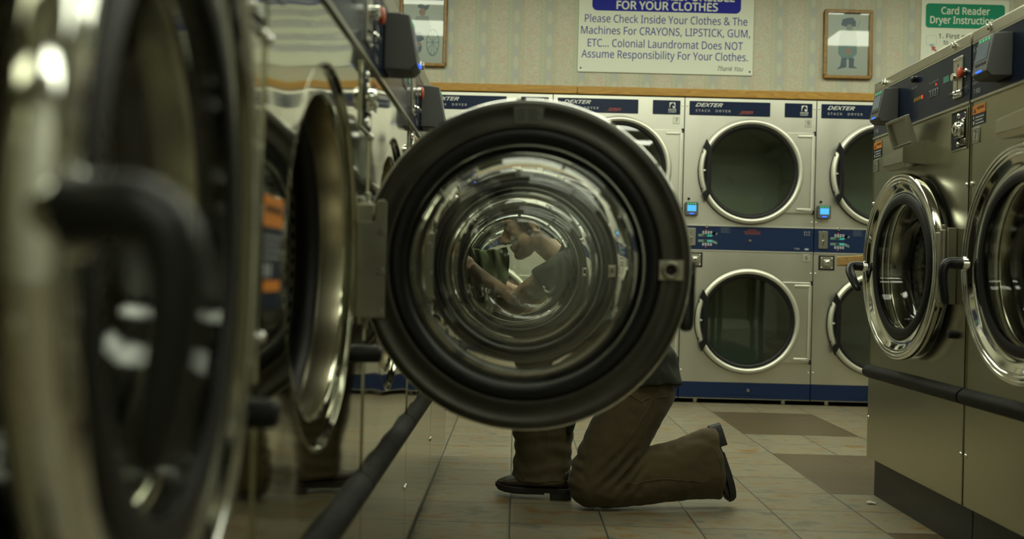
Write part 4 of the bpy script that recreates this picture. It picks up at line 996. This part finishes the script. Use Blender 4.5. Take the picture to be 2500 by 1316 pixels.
# ---- body: head, neck, torso core, arms, hands as one skin
HC = Vector((.056, 3.915, .984))                       # between the ears
hp = math.radians(21)                                   # head pitched forward
F = Vector((-math.cos(hp), 0, -math.sin(hp)))           # face direction
U = Vector((-math.sin(hp), 0, math.cos(hp)))            # crown direction
S_ = Vector((0,-1,0))                                   # person's left, towards the camera
HR = Matrix((F, S_, U)).transposed()
def H(f, s, u): return HC + F*f + S_*s + U*u
bd = MB()
bd.ball(H(-.012,0,.045),(.099,.077,.092),HR,28,18)          # skull
bd.ball(H(.045,0,.020),(.056,.060,.078),HR,24,16)           # face block
bd.ball(H(.066,0,.064),(.034,.054,.034),HR)                 # forehead
bd.ball(H(.082,0,.036),(.016,.046,.011),HR)                 # brow
bd.ball(H(.050,0,-.052),(.042,.046,.042),HR)                # mouth block
bd.ball(H(.080,0,-.084),(.019,.021,.017),HR)                # chin
for s in (-1,1):
    bd.tube([H(-.005,.060*s,-.030),H(.010,.058*s,-.062),H(.045,.040*s,-.084),H(.078,.010*s,-.090)],[.016,.018,.016,.014],12)   # jaw line
    bd.ball(H(.058,.040*s,.000),(.026,.018,.018),HR)        # cheekbone
    bd.ball(H(.074,.031*s,.020),(.012,.015,.011),HR)        # eyelids over the eye
    bd.ball(H(.098,.014*s,-.026),(.011,.009,.008),HR)       # nostril wing
    bd.ball(H(.040,.052*s,-.045),(.030,.014,.030),HR)       # cheek
    # ear
    e = H(-.008,.077*s,.002)
    er = Matrix.Rotation(math.radians(14)*-s, 3, U) @ HR
    ring = [H(-.008+.017*math.cos(a)-.006, (.077+.008+ (.006 if math.cos(a)<0 else 0))*s, .004+.030*math.sin(a)) for a in [math.radians(60+25*k) for k in range(12)]]
    bd.tube(ring, .0055, 8); bd.ball(H(-.008,.078*s,.002),(.015,.008,.024),HR); bd.ball(H(-.003,.080*s,-.026),(.009,.007,.010),HR)
bd.tube([H(.086,0,.032),H(.098,0,.012),H(.112,0,-.008),H(.119,0,-.018),H(.106,0,-.029)],[.010,.011,.013,.0135,.010],12)   # nose
bd.ball(H(.094,0,-.048),(.009,.022,.0065),HR); bd.ball(H(.092,0,-.059),(.009,.020,.007),HR)                             # lips
bd.tube([H(-.020,0,-.020),H(-.034,0,-.075),H(-.062,0,-.125)]+[Vector((.215,3.920,.860))],[.060,.056,.057,.062],20)       # neck
bd.tube([(.225,3.920,.860),(.27,3.91,.80),(.36,3.87,.66),(.42,3.82,.54)],[(.070,.060),(.140,.085),(.130,.080),(.110,.070)],24,up=(0,1,0))
# arms
SHL, ELL, WRL = Vector((.190,3.760,.835)), Vector((-.015,3.765,.690)), Vector((-.150,3.815,.815))
SHR, ELR, WRR = Vector((.195,4.090,.840)), Vector((.045,4.110,.690)), Vector((-.085,4.010,.775))
def arm(sh, el, wr):
    m1 = sh.lerp(el,.5)+Vector((-.004,0,.004)); m2 = el.lerp(wr,.35)
    bd.tube([sh+(sh-el).normalized()*.02, sh, m1, el.lerp(sh,.12), el, el.lerp(wr,.12), m2, el.lerp(wr,.7), wr, wr+(wr-el).normalized()*.02],
            [.050,.054,.049,.043,.042,.044,.045,.034,.027,.026],18)
arm(SHL,ELL,WRL); arm(SHR,ELR,WRR)
def hand(wr, d, palm_n, thumb_side):
    """d: towards the fingers, palm_n: out of the palm; fingers bend towards the palm round the cloth"""
    d = d.normalized(); n = (palm_n - d*palm_n.dot(d)).normalized(); w = d.cross(n)*thumb_side
    R = Matrix((d, w, n)).transposed()
    bd.ball(wr+d*.050,(.050,.040,.015),R,20,12); bd.ball(wr+d*.030+w*.012,(.034,.024,.017),R)
    for k, (ln, off) in enumerate(((.072,.030),(.080,.010),(.074,-.010),(.058,-.029))):
        b = wr+d*(.088-.006*abs(k-1.2))+w*off; bend = math.radians(22+5*k); p = [b-d*.02, b]; a = 0; cur = b
        for j, fr in enumerate((.46,.31,.23)):
            a += bend*(1.25 if j else .9); cur = cur+(d*math.cos(a)+n*math.sin(a))*ln*fr; p.append(cur)
        bd.tube(p,[.0092,.0092,.0088,.0080,.0064],10)
    tb = wr+d*.028+w*.034
    bd.tube([tb-w*.015, tb, tb+d*.028+w*.018+n*.010, tb+d*.052+w*.018+n*.026, tb+d*.066+w*.010+n*.036],[.013,.0125,.0105,.0095,.0068],10)
hand(WRL, Vector((-.85,.30,.42)), Vector((.25,.75,-.55)), 1)
hand(WRR, Vector((-.85,-.25,.40)), Vector((-.20,-.75,-.55)), -1)
body = blob('body', bd, M['skin'], person, .0042, 3, .5)
# two days of beard on jaw, chin and upper lip
ba = body.data.attributes.new('beard', 'FLOAT', 'POINT')
for k, v in enumerate(body.data.vertices):
    q = v.co-HC; f, u, s2 = q.dot(F), q.dot(U), abs(q.dot(S_))
    sm_ = lambda a, b, x: max(0.0, min(1.0, (x-a)/(b-a)))
    w = sm_(-.030, -.056, u - .30*max(0, f-.03)+.0)*sm_(-.035, -.005, f)*sm_(-.150, -.100, u)
    w *= 1-sm_(.004, .016, .016-abs(u+.053))*sm_(.082,.090,f)
    ba.data[k].value = w
# eyes, brows, hair
for s in (-1,1):
    ey = MB().ball(H(.0765,.031*s,.018),(.0105,.0115,.0095),HR,16,10).build('eye', mat('eye white',(.5,.48,.42),.25), person)
    MB().ball(H(.0850,.0315*s,.016),(.0035,.0050,.0050),HR,12,8).build('iris', mat('dark iris',(.02,.015,.01),.2), ey)
    br = MB(); br.tube([H(.094,.014*s,.040),H(.096,.030*s,.047),H(.084,.048*s,.043)],[.0035,.0042,.0025],8); br.build('eyebrow', M['hair'], person)
hr = MB()
hr.ball(H(-.020,0,.056),(.100,.0815,.092),HR,28,18)
hr.ball(H(-.055,0,-.004),(.062,.073,.078),HR,24,14)
hr.ball(H(.022,0,.098),(.062,.062,.040),HR)
for s in (-1,1):
    hr.ball(H(.018,.066*s,.040),(.028,.0145,.038),HR)           # temple
    hr.ball(H(.014,.0700*s,.004),(.0105,.0085,.028),HR)         # sideburn
def hcut(co):
    q = co-HC; f, u = q.dot(F), q.dot(U)
    return 0.0022*noise.noise(co*70)
hair = blob('hair', hr, M['hair'], person, .0045, 2, .5, dispf=hcut)
# stubble along the jaw is coloured in the skin by the beard mask

# ---- trousers
def wr_noise(amp, sc, off=0.0):
    return lambda co: amp*(noise.noise(Vector((co.x*sc, co.y*sc*1.3, co.z*sc))+Vector((off,0,0)))) + amp*.45*noise.noise(co*sc*2.7)
NK = Vector((.286,3.665,.096)); HIPN = Vector((.470,3.685,.435)); HIPF = Vector((.470,3.845,.435)); FK = Vector((.045,3.860,.470))
tr = MB()
tr.tube([HIPN+Vector((.004,0,.030)), HIPN, lerp(HIPN,NK,.3), lerp(HIPN,NK,.6), lerp(HIPN,NK,.85), NK+Vector((-.005,0,-.005))],[(.086,.086),(.096,.108),(.092,.112),(.084,.108),(.078,.100),(.074,.088)],24,up=(0,1,0))
tr.ball(NK+Vector((-.006,0,-.008)),(.084,.076,.086))
tr.ball(NK+Vector((.045,0,-.014)),(.090,.074,.080))
tr.tube([NK+Vector((.0,0,.0)),(.37,3.675,.097),(.46,3.685,.110),(.56,3.70,.128),(.635,3.712,.143),(.690,3.722,.154),(.728,3.728,.158)],[(.074,.084),(.070,.092),(.068,.098),(.068,.104),(.070,.114),(.074,.124),(.078,.130)],24,up=(0,1,0))
tr.tube([HIPF+Vector((.004,0,.030)), HIPF, lerp(HIPF,FK,.35), lerp(HIPF,FK,.7), FK],[(.086,.086),(.096,.104),(.090,.095),(.082,.086),(.078,.080)],24,up=(0,1,0))
tr.ball(FK,(.082,.078,.082))
tr.tube([FK,(.085,3.845,.385),(.112,3.845,.270),(.118,3.845,.165),(.114,3.845,.100),(.112,3.845,.058)],[(.078,.080),(.078,.094),(.084,.116),(.088,.104),(.092,.106),(.098,.112)],24,up=(0,1,0))
tr.ball((.468,3.765,.450),(.108,.160,.085))
tr.tube([(.470,3.765,.42),(.445,3.775,.50)],[(.145,.092),(.135,.085)],24,up=(0,1,0))
def folds(co):
    d = .0035*noise.noise(co*13)+.0025*noise.noise(co*34)
    # creases bunched behind the knee and at the hem
    k = math.exp(-((co.x-.385)**2+(co.z-.145)**2)/.0040)
    d += k*.011*math.sin((co.x*.75-co.z*.66)*170+2.0*noise.noise(co*9))
    h = max(0.0, min(1.0, (co.x-.53)/.15)) if co.x > .5 and co.z < .33 else 0
    d += h*.0075*noise.noise(Vector((co.x*10, co.y*12, co.z*22)))
    if co.x < .25 and co.z < .30: d += .005*noise.noise(Vector((co.x*14,co.y*14,co.z*26)))+.003*math.sin(co.z*120+6*noise.noise(co*8))*max(0,1-abs(co.z-.16)/.12)
    return d
trousers = blob('trousers', tr, M['trousers'], person, .0065, 5, .5, dispf=folds)
for v in trousers.data.vertices:
    if v.co.z < .004: v.co.z = .004+.02*(v.co.z-.004)
# seams and pocket stitching lie on the trousers; they follow the surface by snapping to it
def snap(pts, lift=.0018):
    out = []
    for p in pts:
        ok, loc, nrm, _ = trousers.closest_point_on_mesh(Vector(p)); out.append(loc+nrm*lift)
    return out
def dense(pts, n=8):
    r = []
    for a, b in zip(pts, pts[1:]): r += [lerp(a,b,i/n) for i in range(n)]
    return r+[pts[-1]]
for ln in ([(.50,3.57,.42),(.43,3.57,.30),(.36,3.57,.19),(.30,3.57,.10)],[(.44,3.57,.44),(.50,3.57,.43),(.49,3.57,.36)],[(.545,3.59,.40),(.500,3.57,.395),(.475,3.57,.27),(.455,3.60,.25)],
           [(.39,3.58,.41),(.44,3.57,.385),(.47,3.57,.40)],[(.40,3.58,.10),(.55,3.58,.115),(.68,3.58,.10)],[(.705,3.59,.265),(.73,3.59,.16),(.735,3.60,.05)],
           [(.135,3.73,.26),(.130,3.73,.18),(.132,3.73,.08)],[(.028,3.75,.085),(.10,3.72,.075),(.20,3.74,.08)]):
    MB().tube(snap(dense(ln)), .0010, 6).build('stitching', M['seam'], trousers)
# ---- shirt
sh = MB()
sh.tube([(.178,3.92,.908),(.205,3.92,.885),(.235,3.918,.845),(.285,3.905,.765),(.355,3.87,.66),(.425,3.83,.555),(.466,3.785,.475),(.474,3.775,.408)],
        [(.078,.066),(.105,.082),(.165,.105),(.172,.118),(.165,.122),(.175,.120),(.208,.128),(.216,.130)],32,up=(0,1,0))
sh.ball((.210,3.770,.840),(.068,.060,.066)); sh.ball((.210,4.080,.842),(.068,.060,.066))
sh.ball((.440,3.83,.60),(.125,.150,.120))
# front of the shirt hanging free towards the floor
sh.tube([(.270,3.88,.66),(.255,3.86,.52),(.232,3.85,.38),(.205,3.85,.235)],[(.130,.055),(.128,.048),(.112,.034),(.080,.016)],24,up=(0,1,0))
sh.tube([(.33,3.86,.60),(.34,3.83,.47)],[(.145,.09),(.14,.06)],24,up=(0,1,0))
def sleeve(shp, el, k):
    a = Vector(shp).lerp(el, .02); b = Vector(shp).lerp(el, .48)
    sh.tube([Vector(shp)+(Vector(shp)-el).normalized()*.03, a, Vector(shp).lerp(el,.3), b],[.060,.066,.066,.068],20)
sleeve(SHL, ELL, 0); sleeve(SHR, ELR, 0)
def shf(co): return .005*noise.noise(co*12)+.0035*noise.noise(co*30)+.003*math.sin(co.z*60+co.x*25+5*noise.noise(co*6))*max(0,1-abs(co.z-.50)/.2)
shirt = blob('shirt', sh, M['shirt'], person, .0065, 4, .5, dispf=shf)
cl = MB(); cl.tube([Vector((.178,3.920,.906))+Vector((.066*math.cos(a)*.66, .078*math.sin(a), .066*math.cos(a)*.75)) for a in [2*PI*i/24 for i in range(25)]], .008, 8); cl.build('collar', M['shirt'], shirt)
# ---- shoes
def shoe(org, fwd, up, side, name):
    """org: heel end of the sole on its underside; fwd towards the toe"""
    f, u, s = Vector(fwd).normalized(), Vector(up).normalized(), Vector(side).normalized(); o = Vector(org)
    Q = lambda a,b,c: o+f*a+s*b+u*c
    outline = [(0,.0),(.004,.022),(.020,.033),(.06,.034),(.11,.036),(.17,.047),(.21,.049),(.245,.042),(.270,.026),(.280,.0)]
    left = outline; right = [(a,-b) for a,b in outline[-2:0:-1]]; loop = left+right; n = len(loop)
    sole = MB(); zz = lambda a: (.010*max(0,(a-.20)/.08)**2)
    for lo, hi, keep in ((.010,.028,lambda a: True),):
        vs = [Q(a,b,lo+zz(a)) for a,b in loop]+[Q(a,b,hi+zz(a)) for a,b in loop]
        sole.add(vs, [tuple(range(n))[::-1], tuple(range(n,2*n))]+[(i,(i+1)%n,(i+1)%n+n,i+n) for i in range(n)])
    hl = [(0,.0),(.004,.021),(.020,.032),(.078,.034),(.078,-.034),(.020,-.032),(.004,-.021)]; m = len(hl)
    sole.add([Q(a,b,-.014) for a,b in hl]+[Q(a,b,.013) for a,b in hl], [tuple(range(m))[::-1], tuple(range(m,2*m))]+[(i,(i+1)%m,(i+1)%m+m,i+m) for i in range(m)])
    bl = [(.100,.034),(.17,.045),(.21,.047),(.245,.040),(.268,.022),(.274,0)]; bl = bl+[(a,-b) for a,b in bl[-2::-1]]; m = len(bl)
    sole.add([Q(a,b,.004+zz(a)) for a,b in bl]+[Q(a,b,.014+zz(a)) for a,b in bl], [tuple(range(m))[::-1], tuple(range(m,2*m))]+[(i,(i+1)%m,(i+1)%m+m,i+m) for i in range(m)])
    up_ = MB()
    up_.tube([Q(.008,0,.060),Q(.035,0,.058),Q(.09,0,.054),Q(.14,0,.048),Q(.19,0,.042),Q(.235,0,.038),Q(.262,0,.034),Q(.274,0,.032)],
             [(.024,.034),(.032,.044),(.034,.042),(.039,.036),(.045,.028),(.041,.022),(.028,.015),(.010,.008)],20,up=u)
    up_.tube([Q(.050,0,.05),Q(.060,0,.080),Q(.070,0,.105)],[(.032,.036),(.030,.033),(.030,.032)],18,up=f)
    so = blob(name, up_, M['leather'], person, .004, 3, .5)
    sole.build('sole', M['sole'], so, bevel=.002)
    lc = MB(); 
    for k in range(4): lc.tube([Q(.105+.018*k,.022,.080-.006*k),Q(.110+.018*k,0,.0935-.0075*k),Q(.105+.018*k,-.022,.080-.006*k)],.0022,6)
    lc.build('laces', M['plastic_black'], so)
    return so
# near foot: toes on the floor, sole turned to the right
a = Vector((.724,3.735,.298)); b = Vector((.815,3.735,.030))
fw = (b-a).normalized(); upv = Vector((-fw.z*-1*-1,0,0)); upv = Vector((fw.z,0,-fw.x))
shoe(a+upv*.004, fw, upv, (0,1,0), 'shoe')
shoe((.222,3.805,.0142), (-1,.14,0), (0,0,1), (0,1,0), 'shoe')
bt = MB(); bt.tube([(.470,3.77,.470),(.440,3.77,.520)],[(.158,.112),(.156,.110)],28,up=(0,1,0)); bt.build('belt', M['leather'], person)

# ---- green garment held in both hands
g = MB(); nU, nV = 60, 46
vs = []
for j in range(nV+1):
    v = j/nV
    for i in range(nU+1):
        u = i/nU
        x = -.035-.215*u + .015*math.sin(v*5)
        y = 3.905+.09*math.sin(u*9+v*2)*(.35+.4*v)+.03*math.sin(u*23+v*5)
        sag = .07*math.sin(PI*u)
        z = .900+.060*u-sag*.5 - v*(.20+.05*math.sin(u*7))
        q = Vector((x,y,z)); q += Vector((.012*noise.noise(q*14), .03*noise.noise(q*9+Vector((3,0,0))), .018*noise.noise(q*12+Vector((0,5,0)))))
        vs.append(q)
g.add(vs, [(j*(nU+1)+i, j*(nU+1)+i+1, (j+1)*(nU+1)+i+1, (j+1)*(nU+1)+i) for j in range(nV) for i in range(nU)])
gm = g.build('garment', M['green_cloth'], None, recalc=False, angle=180)
sd = gm.modifiers.new('thick','SOLIDIFY'); sd.thickness = .005
tag(gm, 'crumpled green garment held in the hands of the kneeling person', 'clothing')
